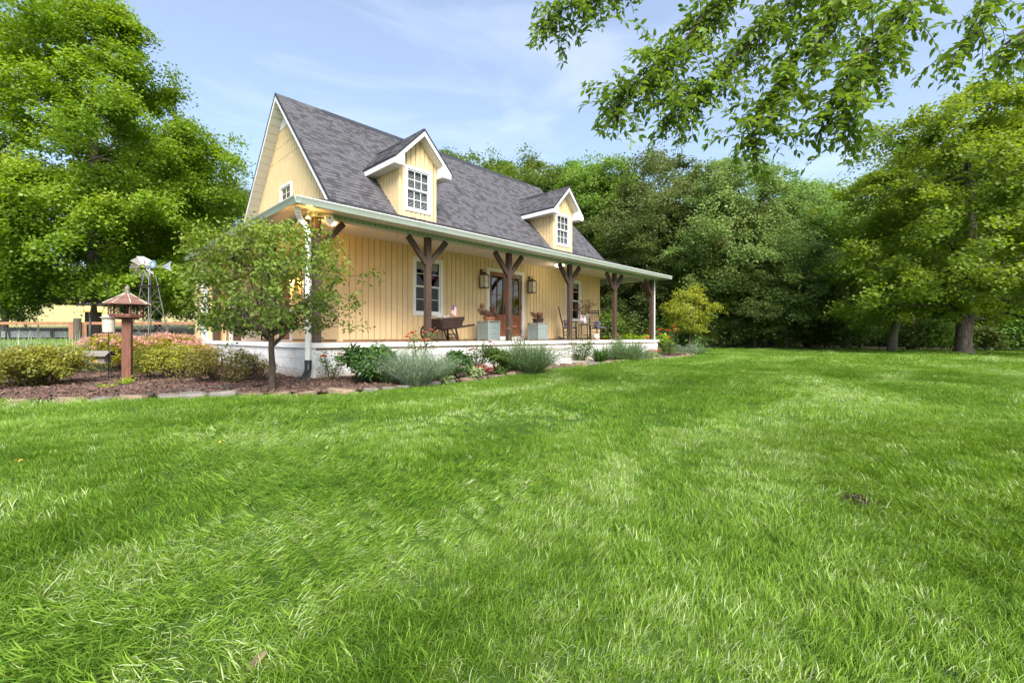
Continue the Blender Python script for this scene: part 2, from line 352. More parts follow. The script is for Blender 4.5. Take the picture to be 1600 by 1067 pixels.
def pad_leaves(rng, pads, per, R_, flat, size, asp=.7, up=1.0, droop=.25, jit=.7, shape=0, tonebase=None, spread=1.0):
    n = len(pads)*per; C = np.repeat(pads, per, 0); rr = np.repeat(R_*(.65+.7*rng.random(len(pads))), per)
    # several twig sprays per pad
    k = 7; spr = rng.normal(0, .55, (len(pads), k, 3)); idx = rng.integers(0, k, n); pi = np.repeat(np.arange(len(pads)), per)
    off = spr[pi, idx]+rng.normal(0, .27, (n, 3)); off[:, 2] *= flat
    hr = np.sum(off[:, :2]**2, 1); off[:, 2] -= droop*hr*.5
    P = C+off*rr[:, None]*spread
    out = unit(C*np.array((1, 1, 0)))
    Nn = unit(np.stack([rng.normal(0, jit, n), rng.normal(0, jit, n), up+rng.normal(0, .3, n)], 1)+out*.35)
    D = unit(rng.normal(0, 1, (n, 3))+out*.5-np.array((0, 0, .5)))
    pt = rng.random(len(pads))
    tone = np.clip(.5*pt[pi]+.5*rng.random(n)+.12*off[:, 2], 0, 1)
    if tonebase is not None: tone = np.clip(tone*.6+tonebase[pi]*.4, 0, 1)
    Ls = size*(.7+.6*rng.random(n))
    return leaf_geo(P, Nn, D, Ls, Ls*asp, rng, shape, tone)
def tree_meshes(seed, H, cr, prof, z0, tr, npads, per, padR, leaf, flat=.45, lmat=None, bmat=None, trunk_pts=None, lump=.25, inner=.35, droop=.25, rt=.012, lean=(0, 0), name='tree', jit=.7, shape=0, asp=.7, minr=0):
    rng = np.random.default_rng(seed)
    pads = crown_pads(rng, npads, z0, H-padR*.3, cr, prof, lump, inner, lean)
    if trunk_pts is None:
        k = 9; trunk_pts = [(lean[0]*i/k*.6+rng.normal(0, tr*.25)*(i > 1), lean[1]*i/k*.6+rng.normal(0, tr*.25)*(i > 1), (H*.8)*i/k) for i in range(k+1)]
    nodes, par, rad = grow(rng, trunk_pts, pads, rt, tr)
    nt_ = len(trunk_pts)
    # trunk taper and root flare
    for i in range(nt_): rad[i] = max(rad[i], tr*(1-.85*i/(nt_-1)))
    nodes = list(nodes); 
    V, Fc = tubes(nodes, par, rad, nt_, 5, minr)
    a = np.array(trunk_pts[0]); nn = 12; b = len(V)
    for zz, q in ((-.15, 1.5), (.15, 1.22), (.4, 1.05), (.8, 1.0)):
        for kk in range(nn):
            an = 2*math.pi*kk/nn; w = 1+(q-1)*(.7+.6*math.sin(kk*2.3+seed)); V.append((a[0]+math.cos(an)*tr*w, a[1]+math.sin(an)*tr*w, zz))
    for i in range(3):
        for kk in range(nn): Fc.append((b+i*nn+kk, b+i*nn+(kk+1) % nn, b+(i+1)*nn+(kk+1) % nn, b+(i+1)*nn+kk))
    tm = npmesh(name+'_trunk', V, Fc, bmat or M['bark'], smooth=True)
    LV, LF, LT = pad_leaves(rng, pads, per, padR, flat, leaf, asp=asp, droop=droop, jit=jit, shape=shape)
    cm = npmesh(name+'_crown', LV, LF, lmat, LT)
    return tm, cm
def put_tree(name, meshes, loc, s=1, rz=0, label='', group=None, cat='tree', sz=None):
    e = empty(name, loc, rz, label=label, cat=cat, group=group); e.scale = (s, s, sz or s)
    link('trunk', meshes[0], e); link('crown', meshes[1], e); return e

# ================================================================== ground, lawn, bed
LM = dict(
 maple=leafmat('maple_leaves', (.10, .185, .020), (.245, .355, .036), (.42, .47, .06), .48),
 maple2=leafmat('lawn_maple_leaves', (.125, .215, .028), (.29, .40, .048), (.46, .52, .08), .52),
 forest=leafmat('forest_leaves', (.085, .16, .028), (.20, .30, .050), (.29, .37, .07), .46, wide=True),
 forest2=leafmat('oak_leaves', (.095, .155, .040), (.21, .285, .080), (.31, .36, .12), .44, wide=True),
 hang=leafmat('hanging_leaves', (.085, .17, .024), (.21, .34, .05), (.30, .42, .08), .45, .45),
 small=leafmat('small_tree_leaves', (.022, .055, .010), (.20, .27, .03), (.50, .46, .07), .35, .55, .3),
 yellowtree=leafmat('yellow_leaves', (.15, .20, .02), (.42, .46, .04), (.65, .58, .06), .45),
 azalea=leafmat('azalea_leaves', (.09, .11, .02), (.36, .36, .05), (.42, .22, .07), .3, .42, .45),
 azalea2=leafmat('bronze_azalea_leaves', (.09, .08, .03), (.30, .28, .06), (.34, .16, .08), .3, .42),
 spirea=leafmat('golden_spirea_leaves', (.13, .15, .015), (.46, .42, .04), (.55, .46, .06), .35),
 pinkfl=leafmat('pink_spirea_flowers', (.50, .22, .20), (.72, .45, .38), (.8, .62, .45), .3),
 lav=leafmat('silver_leaves', (.10, .15, .08), (.26, .33, .22), (.42, .46, .38), .25, .6),
 lavg=leafmat('green_silver_leaves', (.07, .13, .045), (.19, .28, .11), (.33, .38, .24), .25, .6),
 peony=leafmat('dark_glossy_leaves', (.025, .07, .015), (.075, .16, .03), (.15, .25, .05), .3, .35, .5),
 rose=leafmat('rose_leaves', (.05, .10, .02), (.15, .24, .05), (.26, .30, .08), .35, .4),
 lime=leafmat('lime_leaves', (.18, .30, .02), (.42, .58, .04), None, .4),
 varieg=leafmat('variegated_leaves', (.12, .22, .06), (.42, .48, .24), (.65, .65, .48), .3),
 orn=leafmat('pale_blades', (.20, .27, .15), (.36, .42, .28), (.55, .58, .46), .35),
 heuchera=leafmat('coral_leaves', (.25, .07, .06), (.45, .18, .14), (.55, .33, .25), .3),
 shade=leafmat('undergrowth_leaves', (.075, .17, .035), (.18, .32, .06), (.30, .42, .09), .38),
 grass=leafmat('grass_blades', (.058, .145, .009), (.245, .385, .046), (.48, .56, .28), .38, .6, .2, inst=True),  # third colour paints pale glints onto the blades
)
def lawn_tone(x, y):
    """light and dark sweeps of the mown, lodged grass"""
    wx = x+1.6*(vnoise(x*.35, y*.35, 11)-.5)*2; wy = y+1.6*(vnoise(x*.35, y*.35, 12)-.5)*2
    ang = R(12); q = -wx*math.sin(ang)+wy*math.cos(ang)
    d = np.sqrt(x*x+y*y)
    st = .5+.5*np.sin(q*2*math.pi/2.1)
    blot = .6*vnoise(wx*.8, wy*.8, 21)+.4*vnoise(wx*2.1, wy*2.1, 22)
    band = ss(.35, .75, .6*vnoise(q*1.5+2, wx*.22, 23)+.4*vnoise(q*3.3, wx*.5, 24)); t = .46*st*ss(2, 7, d)+.30*band+(.70-.46*ss(2, 7, d))*ss(.3, .7, blot)
    return np.clip(.16+.84*t, 0, 1)
def gridmesh(name, xs, ys, zf, material, keep=None, off=0):
    X, Y = np.meshgrid(xs, ys, indexing='ij'); Z = zf(X, Y)+off; nx, ny = len(xs), len(ys)
    V = np.stack([X, Y, Z], -1).reshape(-1, 3); i, j = np.meshgrid(np.arange(nx-1), np.arange(ny-1), indexing='ij'); i = i.ravel(); j = j.ravel()
    Fc = np.stack([i*ny+j, (i+1)*ny+j, (i+1)*ny+j+1, i*ny+j+1], 1)
    if keep is not None:
        cx = (xs[i]+xs[i+1])/2; cy = (ys[j]+ys[j+1])/2; Fc = Fc[keep(cx, cy)]
        used = np.unique(Fc); mp_ = np.full(len(V), -1); mp_[used] = np.arange(len(used)); V = V[used]; Fc = mp_[Fc]
    return npmesh(name, V, Fc, material, smooth=True)
# lawn soil sheet with the same colour sweeps as the blades
m, n_, out_ = nodemat('lawn_ground'); N = n_.nodes.new; l = n_.links.new
p = N('ShaderNodeBsdfPrincipled'); p.inputs['Roughness'].default_value = .9; p.inputs['Specular IOR Level'].default_value = .15
a_ = N('ShaderNodeAttribute'); a_.attribute_name = 'sweep'; rp = N('ShaderNodeValToRGB'); rp.color_ramp.elements[0].color = (.035, .085, .008, 1); rp.color_ramp.elements[1].color = (.10, .19, .03, 1)
l(a_.outputs['Fac'], rp.inputs[0]); g_ = N('ShaderNodeNewGeometry'); z_ = N('ShaderNodeTexNoise'); z_.inputs['Scale'].default_value = 22; z_.inputs['Detail'].default_value = 8; z_.inputs['Roughness'].default_value = .8; l(g_.outputs['Position'], z_.inputs['Vector'])
r2 = N('ShaderNodeMapRange'); r2.inputs[1].default_value = .3; r2.inputs[2].default_value = .7; r2.inputs[3].default_value = .55; r2.inputs[4].default_value = 1.3; l(z_.outputs['Fac'], r2.inputs[0])
v_ = N('ShaderNodeVectorMath'); v_.operation = 'SCALE'; l(rp.outputs[0], v_.inputs[0]); l(r2.outputs[0], v_.inputs['Scale']); l(v_.outputs[0], p.inputs['Base Color'])
b_ = N('ShaderNodeBump'); b_.inputs['Strength'].default_value = .9; b_.inputs['Distance'].default_value = .04; l(z_.outputs['Fac'], b_.inputs['Height']); l(b_.outputs[0], p.inputs['Normal']); l(p.outputs[0], out_.inputs[0])
M['lawn'] = m
M['pasture'] = mat('hay_pasture', (.46, .40, .14), .95, .22, 1.2, .5, 9, col2=(.55, .50, .20), coords='Object', detail=8)
tq = np.linspace(-1, 1, 261); xs = np.sign(tq)*(abs(tq)*22+np.abs(tq)**5*500)
me = gridmesh('lawn', xs+4, xs+8, ground_z, M['lawn'])
co = np.zeros(len(me.vertices)*3, np.float32); me.vertices.foreach_get('co', co); co = co.reshape(-1, 3)
at_ = me.attributes.new('sweep', 'FLOAT', 'POINT'); at_.data.foreach_set('value', lawn_tone(co[:, 0].astype(float), co[:, 1].astype(float)).astype(np.float32))
setp(link('lawn', me), kind='structure')
me = gridmesh('pasture', np.linspace(-150, 45, 120), np.linspace(22, 260, 140), ground_z, M['pasture'], lambda x, y: (.7197*x+.6943*y > 24.5) & ((.6943*x-.7197*y)/(.7197*x+.6943*y) < -.42), .05)
setp(link('pasture', me), kind='structure')
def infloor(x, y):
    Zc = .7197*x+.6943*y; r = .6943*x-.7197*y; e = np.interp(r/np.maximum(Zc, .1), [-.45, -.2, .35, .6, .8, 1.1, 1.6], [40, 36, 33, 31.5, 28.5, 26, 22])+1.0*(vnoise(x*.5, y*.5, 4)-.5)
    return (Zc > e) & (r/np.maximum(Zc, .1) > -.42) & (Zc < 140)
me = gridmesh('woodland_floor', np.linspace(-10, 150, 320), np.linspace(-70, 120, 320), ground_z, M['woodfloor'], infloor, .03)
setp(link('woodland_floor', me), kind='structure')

EDGE = [(-5.5, 11.0), (-3.4, 9.8), (-1.6, 8.8), (-.33, 8.07), (.36, 7.65), (1.0, 7.25), (1.49, 6.99), (2.11, 6.53), (2.7, 6.15), (3.1, 5.99), (3.7, 6.02), (4.31, 6.18), (5.1, 6.22), (5.87, 6.33), (7.2, 6.55), (8.51, 6.93), (9.7, 7.15), (10.94, 7.27), (12.5, 7.45), (14.07, 7.5), (15.8, 7.5), (17.3, 7.5), (18.6, 7.62), (19.7, 8.1), (20.3, 9.2), (20.3, 11.0), (19.5, 12.5)]
BED = EDGE+[(17.0, 12.5), (17.0, 8.45), (3.42, 8.45), (3.42, 14.6), (-5.5, 15.2)]
def inpoly(x, y, poly):
    x = np.asarray(x, float); y = np.asarray(y, float); c = np.zeros(x.shape, bool); n = len(poly)
    for i in range(n):
        x1, y1 = poly[i]; x2, y2 = poly[(i+1) % n]
        if y1 == y2: continue
        h = ((y1 > y) != (y2 > y)) & (x < (x2-x1)*(y-y1)/(y2-y1)+x1); c ^= h
    return c
HOUSE_FOOT = [(3.3, 8.3), (17.15, 8.3), (17.15, 18), (3.3, 18)]
def bedz(x, y): return ground_z(x, y)+.035+.05*(vnoise(x*3, y*3, 7)-.5)+.02*(vnoise(x*11, y*11, 8)-.5)
me = gridmesh('mulch_bed', np.arange(-5.5, 20.4, .07), np.arange(5.9, 15.3, .07), bedz, M['mulch'], lambda x, y: inpoly(x, y, BED))
setp(link('mulch_bed', me), kind='structure')

def gn_scatter(name, pts, rot, scl, tone, idx, variants, label, cat='grass'):
    me = bpy.data.meshes.new(name); me.vertices.add(len(pts)); me.vertices.foreach_set('co', np.asarray(pts, np.float32).ravel())
    for nm, ty, dat in (('rot', 'FLOAT_VECTOR', rot), ('scl', 'FLOAT', scl), ('tone', 'FLOAT', tone), ('idx', 'INT', idx)):
        a = me.attributes.new(nm, ty, 'POINT'); a.data.foreach_set('vector' if ty == 'FLOAT_VECTOR' else 'value', np.asarray(dat, np.int32 if ty == 'INT' else np.float32).ravel())
    o = link(name, me); o['label'] = label; o['category'] = cat; o['kind'] = 'stuff'
    c = bpy.data.collections.new(name+'_pieces')
    for v in variants: c.objects.link(v)
    g = bpy.data.node_groups.new(name+'_nodes', 'GeometryNodeTree'); g.interface.new_socket('Geometry', in_out='INPUT', socket_type='NodeSocketGeometry'); g.interface.new_socket('Geometry', in_out='OUTPUT', socket_type='NodeSocketGeometry')
    N = g.nodes.new; l = g.links.new; gi = N('NodeGroupInput'); go = N('NodeGroupOutput'); ip = N('GeometryNodeInstanceOnPoints'); ci = N('GeometryNodeCollectionInfo')
    ci.inputs['Collection'].default_value = c; ci.inputs['Separate Children'].default_value = True; ci.inputs['Reset Children'].default_value = True; ip.inputs['Pick Instance'].default_value = True
    def na(nm, ty): q = N('GeometryNodeInputNamedAttribute'); q.data_type = ty; q.inputs[0].default_value = nm; return q.outputs['Attribute']
    l(gi.outputs[0], ip.inputs['Points']); l(ci.outputs[0], ip.inputs['Instance']); l(na('idx', 'INT'), ip.inputs['Instance Index']); l(na('scl', 'FLOAT'), ip.inputs['Scale'])
    e2r = N('FunctionNodeEulerToRotation'); l(na('rot', 'FLOAT_VECTOR'), e2r.inputs[0]); l(e2r.outputs[0], ip.inputs['Rotation']); l(ip.outputs[0], go.inputs[0])
    md = o.modifiers.new('scatter', 'NODES'); md.node_group = g; return o
def tuft(seed, nb, rad, h, w, lay=.35, mt='grass'):
    rng = np.random.default_rng(seed); V = []; Fc = []
    for i in range(nb):
        a = rng.random()*6.283; r = rad*math.sqrt(rng.random()); b = np.array((math.cos(a)*r, math.sin(a)*r, -.005)); hh = h*(.45+.75*rng.random())
        la = rng.normal(0, 1.0); ld = np.array((math.cos(la), math.sin(la), 0))      # most blades lean towards +x, the rest anyhow
        if rng.random() < .3: la = rng.random()*6.283; ld = np.array((math.cos(la), math.sin(la), 0))
        side = np.cross(ld, (0, 0, 1.)); ra = rng.normal(0, .5); side = side*math.cos(ra)+ld*math.sin(ra); lean = lay*(.4+1.2*rng.random()); k = len(V)
        for q in range(4):
            f = q/3; c = b+ld*hh*(lean*f**1.8)+np.array((0, 0, hh*(f-.42*lean*f**2.4))); ww = w*(1-.35*f)*(.5 if q == 0 else .5) if q < 3 else 0
            if q < 3: V += [c-side*ww, c+side*ww]
            else: V += [c]
        Fc += [(k, k+1, k+3, k+2), (k+2, k+3, k+5, k+4), (k+4, k+5, k+6, k+6)]
    V = np.array(V); me = bpy.data.meshes.new('grass_tuft'); me.from_pydata(V.tolist(), [], [f if f[2] != f[3] else f[:3] for f in Fc]); me.materials.append(LM[mt]); me.update(); ab = me.attributes.new('blade', 'FLOAT', 'FACE'); ab.data.foreach_set('value', np.repeat(rng.random(nb), 3).astype(np.float32))
    return bpy.data.objects.new('grass_tuft', me)
def scatter_zone(rng, Za, Zb, spacing, ulim=1.3):
    n = int(ulim*2*(Zb*Zb-Za*Za)/2/spacing**2); Z = np.sqrt(Za*Za+(Zb*Zb-Za*Za)*rng.random(n)); u = (rng.random(n)*2-1)*ulim
    x = Z*(CS*u+CC); y = Z*(CS-CC*u); return x, y
rng = np.random.default_rng(5)
def grass_points(x, y, base, s0, s1, lodge):
    keep = ~inpoly(x, y, BED) & ~inpoly(x, y, HOUSE_FOOT) & ~infloor(x, y) & ~((.7197*x+.6943*y > 24.5) & ((.6943*x-.7197*y)/(.7197*x+.6943*y) < -.42))
    keep &= ~((x > 8.4) & (x < 11.0) & (y > 7.0))
    keep &= ~((((x-3.02)**2+(y+.36)**2) < .045**2))
    x = x[keep]; y = y[keep]; n = len(x); z = ground_z(x, y)
    tn = lawn_tone(x, y)
    # lodging direction field and strength
    th = 2*math.pi*(1.3*vnoise(x*.45, y*.45, 31)+.5*vnoise(x*1.3, y*1.3, 32)); th = th+rng.normal(0, .45, n)
    tilt = lodge*(.08+.80*ss(.42, .82, vnoise(x*.9+7, y*.9, 33)))*(.7+.6*rng.random(n))
    # Rz(th) * Ry(tilt): blades lean towards the field direction
    rot = np.stack([rng.normal(0, .12, n), tilt, th], 1)
    hgt = .75+.5*vnoise(x*1.4, y*1.4, 34)
    scl = (s0+(s1-s0)*rng.random(n))*hgt
    tone = np.clip(.0+.74*tn+rng.normal(0, .17, n)+.12*ss(.5, 1, tilt), 0, .88)
    pale = ss(.60, .88, vnoise(x*1.1+3, y*1.1, 35)); tone = tone+pale*.30*rng.random(n)  # gloss of blade undersides put into the tone as paler patches
    return np.stack([x, y, z], 1), rot, scl, tone, base+rng.integers(0, 6, n)
near = [tuft(100+i, 58, .06, .058, [.0020, .0024, .0028, .0022, .0038, .0020][i], .6) for i in range(6)]
mid = [tuft(110+i, 60, .10, .052, .0031, .5) for i in range(6)]
far = [tuft(120+i, 56, .20, .055, .0075, .45) for i in range(6)]
for nm, zr, sp, vs, lod, lb in (('lawn_grass', (.5, 4.2), .045, near, .95, 'long soft mown lawn grass lying in light and dark sweeps nearest the camera'),
                           ('lawn_grass', (4.2, 12), .075, mid, .8, 'mown green lawn grass between the foreground and the stone edging'),
                           ('lawn_grass', (12, 36), .16, far, .6, 'short striped lawn grass running back to the edge of the woods')):
    x, y = scatter_zone(rng, *zr, sp, 2.1 if zr[0] < 12 else 1.6)
    P, rot, scl, tone, idx = grass_points(x, y, 0, .75, 1.3, lod)
    gn_scatter(nm, P, rot, scl, tone, idx, vs, lb)
# bark chips over the bed
chips = []
for i in range(5):
    mb = MB(); mb.tone = [.1, .4, .6, .9, 1.0][i]; rr = random.Random(i)
    mb.add([(-.02, -.008, 0), (.018, -.009, .002), (.022, .006, 0), (-.016, .009, .003), (-.018, -.006, .008), (.016, -.006, .010), (.018, .005, .007), (-.014, .007, .009)], [(0, 3, 2, 1), (4, 5, 6, 7), (0, 1, 5, 4), (1, 2, 6, 5), (2, 3, 7, 6), (3, 0, 4, 7)])
    o = mb.build('bark_chip', M['chip']); COL.objects.unlink(o); chips.append(o)
x = rng.random(60000)*25.9-5.5; y = rng.random(60000)*9.4+5.9; k = inpoly(x, y, BED) & (rng.random(60000) < np.clip(9/np.hypot(x, y), .15, 1)); x = x[k]; y = y[k]; n = len(x)
gn_scatter('mulch_chips', np.stack([x, y, bedz(x, y)], 1), rng.normal(0, .5, (n, 3))+np.stack([0*x, 0*x, rng.random(n)*6.28], 1), .8+rng.random(n)*1.3, x*0+.5, rng.integers(0, 5, n), chips, 'shredded brown bark mulch scattered over the planting bed', 'mulch')

# ================================================================== house
HL = Vector((4.9, 10.4, 0))
house = empty('house', HL, label='yellow board sided farmhouse with steep grey shingle roof, two dormers and wraparound porch', cat='house')
HI = Matrix.Translation(-HL)
def part(mb, name, material, parent=None, **k):
    o = mb.build(name, material, parent or house, **k)
    if parent is None: o.matrix_parent_inverse = HI
    return o
def I(*a): return a
DZ = .68                                     # porch floor level
WX0, WX1, WY0, WY1 = 4.9, 15.95, 10.4, 16.9
CZ = 3.26                                    # porch ceiling
RYP, RZP = 13.67, 7.63; BY, BZ = 10.2, 3.93  # ridge and eave break of the main roof
SL = (RZP-BZ)/(RYP-BY)
def roofz(y): return BZ+SL*(y-BY) if y < RYP else RZP-SL*(y-RYP)
random.seed(3)
# wall core (behind the boards) with window recesses left open by building it from pieces
holes = [(6.94, 7.94, 1.38, 2.96), (9.64, 11.36, DZ, 2.96), (13.65, 14.63, 1.38, 2.96)]
mb = MB(); c = WX0+.03
for h in holes:
    mb.box(c, h[0]+.04, WY0+.012, WY0+.2, DZ, 4.1); mb.box(h[0]+.04, h[1]-.04, WY0+.013, WY0+.2, h[3]-.04, 4.1)
    if h[2] > DZ: mb.box(h[0]+.04, h[1]-.04, WY0+.013, WY0+.2, DZ, h[2]+.04)
    c = h[1]-.04
mb.box(c, WX1-.02, WY0+.012, WY0+.2, DZ, 4.1)
mb.prism([(WX0+.012, WY0+.01, DZ), (WX0+.012, WY1, DZ), (WX0+.012, WY1, roofz(WY1)-.2), (WX0+.012, RYP, RZP-.2), (WX0+.012, WY0+.01, roofz(WY0)-.2)], (.15, 0, 0))
mb.prism([(WX1-.02, WY0+.01, DZ), (WX1-.02, WY1, DZ), (WX1-.02, WY1, roofz(WY1)-.2), (WX1-.02, RYP, RZP-.2), (WX1-.02, WY0+.01, roofz(WY0)-.2)], (-.15, 0, 0))
mb.box(WX0+.2, WX1-.2, WY1-.15, WY1-.02, DZ, 4.1)
part(mb, 'wall', M['yellowback'])
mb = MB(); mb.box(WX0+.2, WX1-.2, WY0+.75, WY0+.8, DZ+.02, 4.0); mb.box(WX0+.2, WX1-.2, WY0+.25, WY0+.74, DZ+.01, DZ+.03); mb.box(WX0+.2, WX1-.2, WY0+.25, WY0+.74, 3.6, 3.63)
part(mb, 'dark_room_backing', M['dark'])  # added near-black sheets behind the glass, painting the darkness of the room
# front siding boards
pitch = .163; GAP = .017
def clip_board(x0, x1, z0, z1, hs):
    segs = [(z0, z1)]
    for (a, b, c0, c1) in hs:
        if x1 > a+.005 and x0 < b-.005:
            ns = []
            for s0, s1 in segs:
                if c0 > s0+.03: ns.append((s0, min(s1, c0)))
                if c1 < s1-.03: ns.append((max(s0, c1), s1))
            segs = ns
    return segs
x = WX0+.10
while x < WX1-.12:
    cuts = sorted([x, x+pitch-GAP]+[v for h in holes for v in h[:2] if x < v < x+pitch-GAP])
    if x+pitch > WX1-.1: cuts[-1] = WX1-.11
    for a, b in zip(cuts[:-1], cuts[1:]):
        if b-a < .012: continue
        for z0, z1 in clip_board(a, b, DZ+.05, CZ+.02, holes):
            mb = MB(); mb.box(a, b, WY0-.008+random.uniform(0, .002), WY0+.0115, z0, z1); part(mb, 'siding_board', M['yellow'])
    x += pitch
mb = MB(); mb.box(WX0-.016, WX0+.09, WY0-.02, WY0+.011, DZ, 3.9); mb.box(WX0-.016, WX0+.0, WY0+.0115, WY0+.10, DZ, 3.9); part(mb, 'corner_trim', M['yellow'])
mb = MB(); mb.box(WX1-.10, WX1+.012, WY0-.02, WY0+.011, DZ, CZ); part(mb, 'corner_trim', M['yellow'])
mb = MB(); mb.box(WX0+.092, WX1-.102, WY0-.014, WY0+.0115, DZ, DZ+.045); part(mb, 'base_trim', M['deck'])
# left gable siding boards, with the hole of the gable window
GH = (13.3, 14.18, 4.30, 5.17)
y = WY0+.105; first = True
while y < WY1-.1:
    yb = y+pitch-GAP-.009; zt = min(roofz(y), roofz(yb))-.10 if not (y < RYP < yb) else RZP-.2
    for z0, z1 in ([(3.3, zt)] if not (yb > GH[0] and y < GH[1]) else [(3.3, GH[2]+.0), (GH[3], zt)]):
        zl = [z0]+[q for q in (5.98, 6.36) if z0 < q < z1]+[z1]
        for a, b in zip(zl[:-1], zl[1:]):
            if b-a < .05: continue
            if a >= 6.36 and b > 6.4: zz = min(b, 6.83)
            else: zz = b
            mb = MB()
            def sl(v): return min(zz-.012 if zz != zt else 99, roofz(v)-.10, 6.83)
            mb.prism([(WX0-.009, y, a), (WX0-.009, yb, a), (WX0-.009, yb, sl(yb)), (WX0-.009, y, sl(y))], (.0205, 0, 0))
            part(mb, 'siding_board', M['yellow'])
    y += pitch
mb = MB(); za = 6.835; ya = BY+(za-BZ)/SL+.1; yc = 2*RYP-ya
mb.prism([(WX0-.012, ya, za), (WX0-.012, yc, za), (WX0-.012, RYP, RZP-.13)], (.023, 0, 0)); part(mb, 'gable_peak_panel', M['white'])
# lower side wall boards (under the side porch)
y = WY0+.105
while y < 15.6:
    for z0, z1 in clip_board(y, y+pitch-GAP, DZ+.05, CZ, [(11.5, 12.5, 1.4, 2.9), (13.3, 14.3, DZ, 2.85)]):
        mb = MB(); mb.box(WX0-.009, WX0+.0115, y, y+pitch-GAP, z0, z1); part(mb, 'siding_board', M['yellow'])
    y += pitch
# enclosed corner at the far end of the side porch
mb = MB(); mb.box(3.46, 4.88, 15.82, 17.6, DZ, 3.2); part(mb, 'porch_room', M['yellowback'])
for i in range(3):
    mb = MB(); mb.box(3.44+i*pitch, 3.44+(i+1)*pitch-GAP, 15.80, 15.819, DZ, CZ); part(mb, 'siding_board', M['yellow'])
for i in range(9):
    mb = MB(); mb.box(3.44, 3.459, 15.93+i*pitch, 15.93+(i+1)*pitch-GAP, DZ, CZ-.1); part(mb, 'siding_board', M['yellow'])
mb = MB(); mb.box(3.40, 3.439, 15.79, 15.90, .1, 3.1); part(mb, 'corner_trim', M['white'])

# generic window: T maps (along, outward, up)
def window(T, a0, a1, z0, z1, parent=None, grid=(3, 2), valance=False, blinds=False, tw=.085):
    mb = MB(T)
    mb.box(a0, a0+tw, -.03, .030, z0, z1); mb.box(a1-tw, a1, -.03, .030, z0, z1); mb.box(a0+tw, a1-tw, -.03, .032, z1-tw, z1); mb.box(a0+tw, a1-tw, -.03, .036, z0, z0+tw)
    fr = mb.build('window', M['white'], parent or house)
    if parent is None: fr.matrix_parent_inverse = HI
    i0, i1, j0, j1 = a0+tw, a1-tw, z0+tw, z1-tw; zm = (j0+j1)/2; s = .035
    for k, (b0, b1, dep) in enumerate(((zm-.012, j1, .004), (j0, zm+.012, -.020))):
        mb = MB(T); mb.box(i0, i0+s, dep-.02, dep, b0, b1); mb.box(i1-s, i1, dep-.02, dep, b0, b1); mb.box(i0+s, i1-s, dep-.02, dep+.001, b1-s, b1); mb.box(i0+s, i1-s, dep-.02, dep+.001, b0, b0+s)
        mb.build('sash', M['white'], fr)
        nx, nz_ = grid; w = (i1-i0-2*s)/nx; h = (b1-b0-2*s)/nz_
        mb = MB(T)
        for c in range(1, nx): mb.box(i0+s+w*c-.008, i0+s+w*c+.008, dep-.016, dep-.006, b0+s, b1-s)
        for c in range(1, nz_): mb.box(i0+s+.001, i1-s-.001, dep-.0165, dep-.0055, b0+s+h*c-.008, b0+s+h*c+.008)
        mb.build('muntin', M['white'], fr)
        mb = MB(T); mb.add([(i0+s, dep-.012, b0+s), (i1-s, dep-.012, b0+s), (i1-s, dep-.012, b1-s), (i0+s, dep-.012, b1-s)], [(0, 1, 2, 3)]); mb.build('pane', M['glass'], fr)
    if blinds:
        z = j0+.02; k = 0
        while z < j1-.02 and k < 40:
            mb = MB(T); mb.add([(i0+.01, -.06, z), (i1-.01, -.06, z), (i1-.01, -.075, z+.017), (i0+.01, -.075, z+.017)], [(0, 1, 2, 3)]); mb.build('blind_slat', M['blind'], fr); z += .036; k += 1
        mb = MB(T); mb.add([(i0, -.16, j0), (i1, -.16, j0), (i1, -.16, j1), (i0, -.16, j1)], [(0, 1, 2, 3)]); mb.build('dark_room_sheet', M['dark'], fr)  # near-black sheet behind the slats paints the dark room
    if valance:
        mb = MB(T); n = 26; zt = j1-.02; zb = j1-.22; vs = []
        for k in range(n+1):
            a = i0+(i1-i0)*k/n; d = -.09+.018*math.sin(k*2.1); vs += [(a, d, zt), (a, d*1.0-.005, zb-.015*math.cos(k*1.3))]
        mb.add(vs, [(2*k, 2*k+2, 2*k+3, 2*k+1) for k in range(n)]); mb.build('curtain', M['curtain'], fr)
        mb = MB(T); rr = random.Random(int(a0*10))
        for k in range(26): mb.blob((i1-.12+rr.gauss(0, .12), -.11+rr.gauss(0, .03), j1-.40+rr.gauss(0, .05)), (.028, .02, .028), 5, 4, .4, rr)
        mb.build('window_flowers', M['pinkcurtain'], fr)
    return fr
FT = lambda a, b, c: (a, WY0-b, c)
window(FT, *[6.94, 7.94, 1.38, 2.96], grid=(2, 2), valance=True)
window(FT, *[13.65, 14.63, 1.38, 2.96], grid=(2, 2), valance=True)
GT = lambda a, b, c: (WX0-b, a, c)
window(GT, GH[0], GH[1], GH[2], GH[3], grid=(2, 2), tw=.07)
window(GT, 11.5, 12.5, 1.4, 2.9, grid=(2, 2))
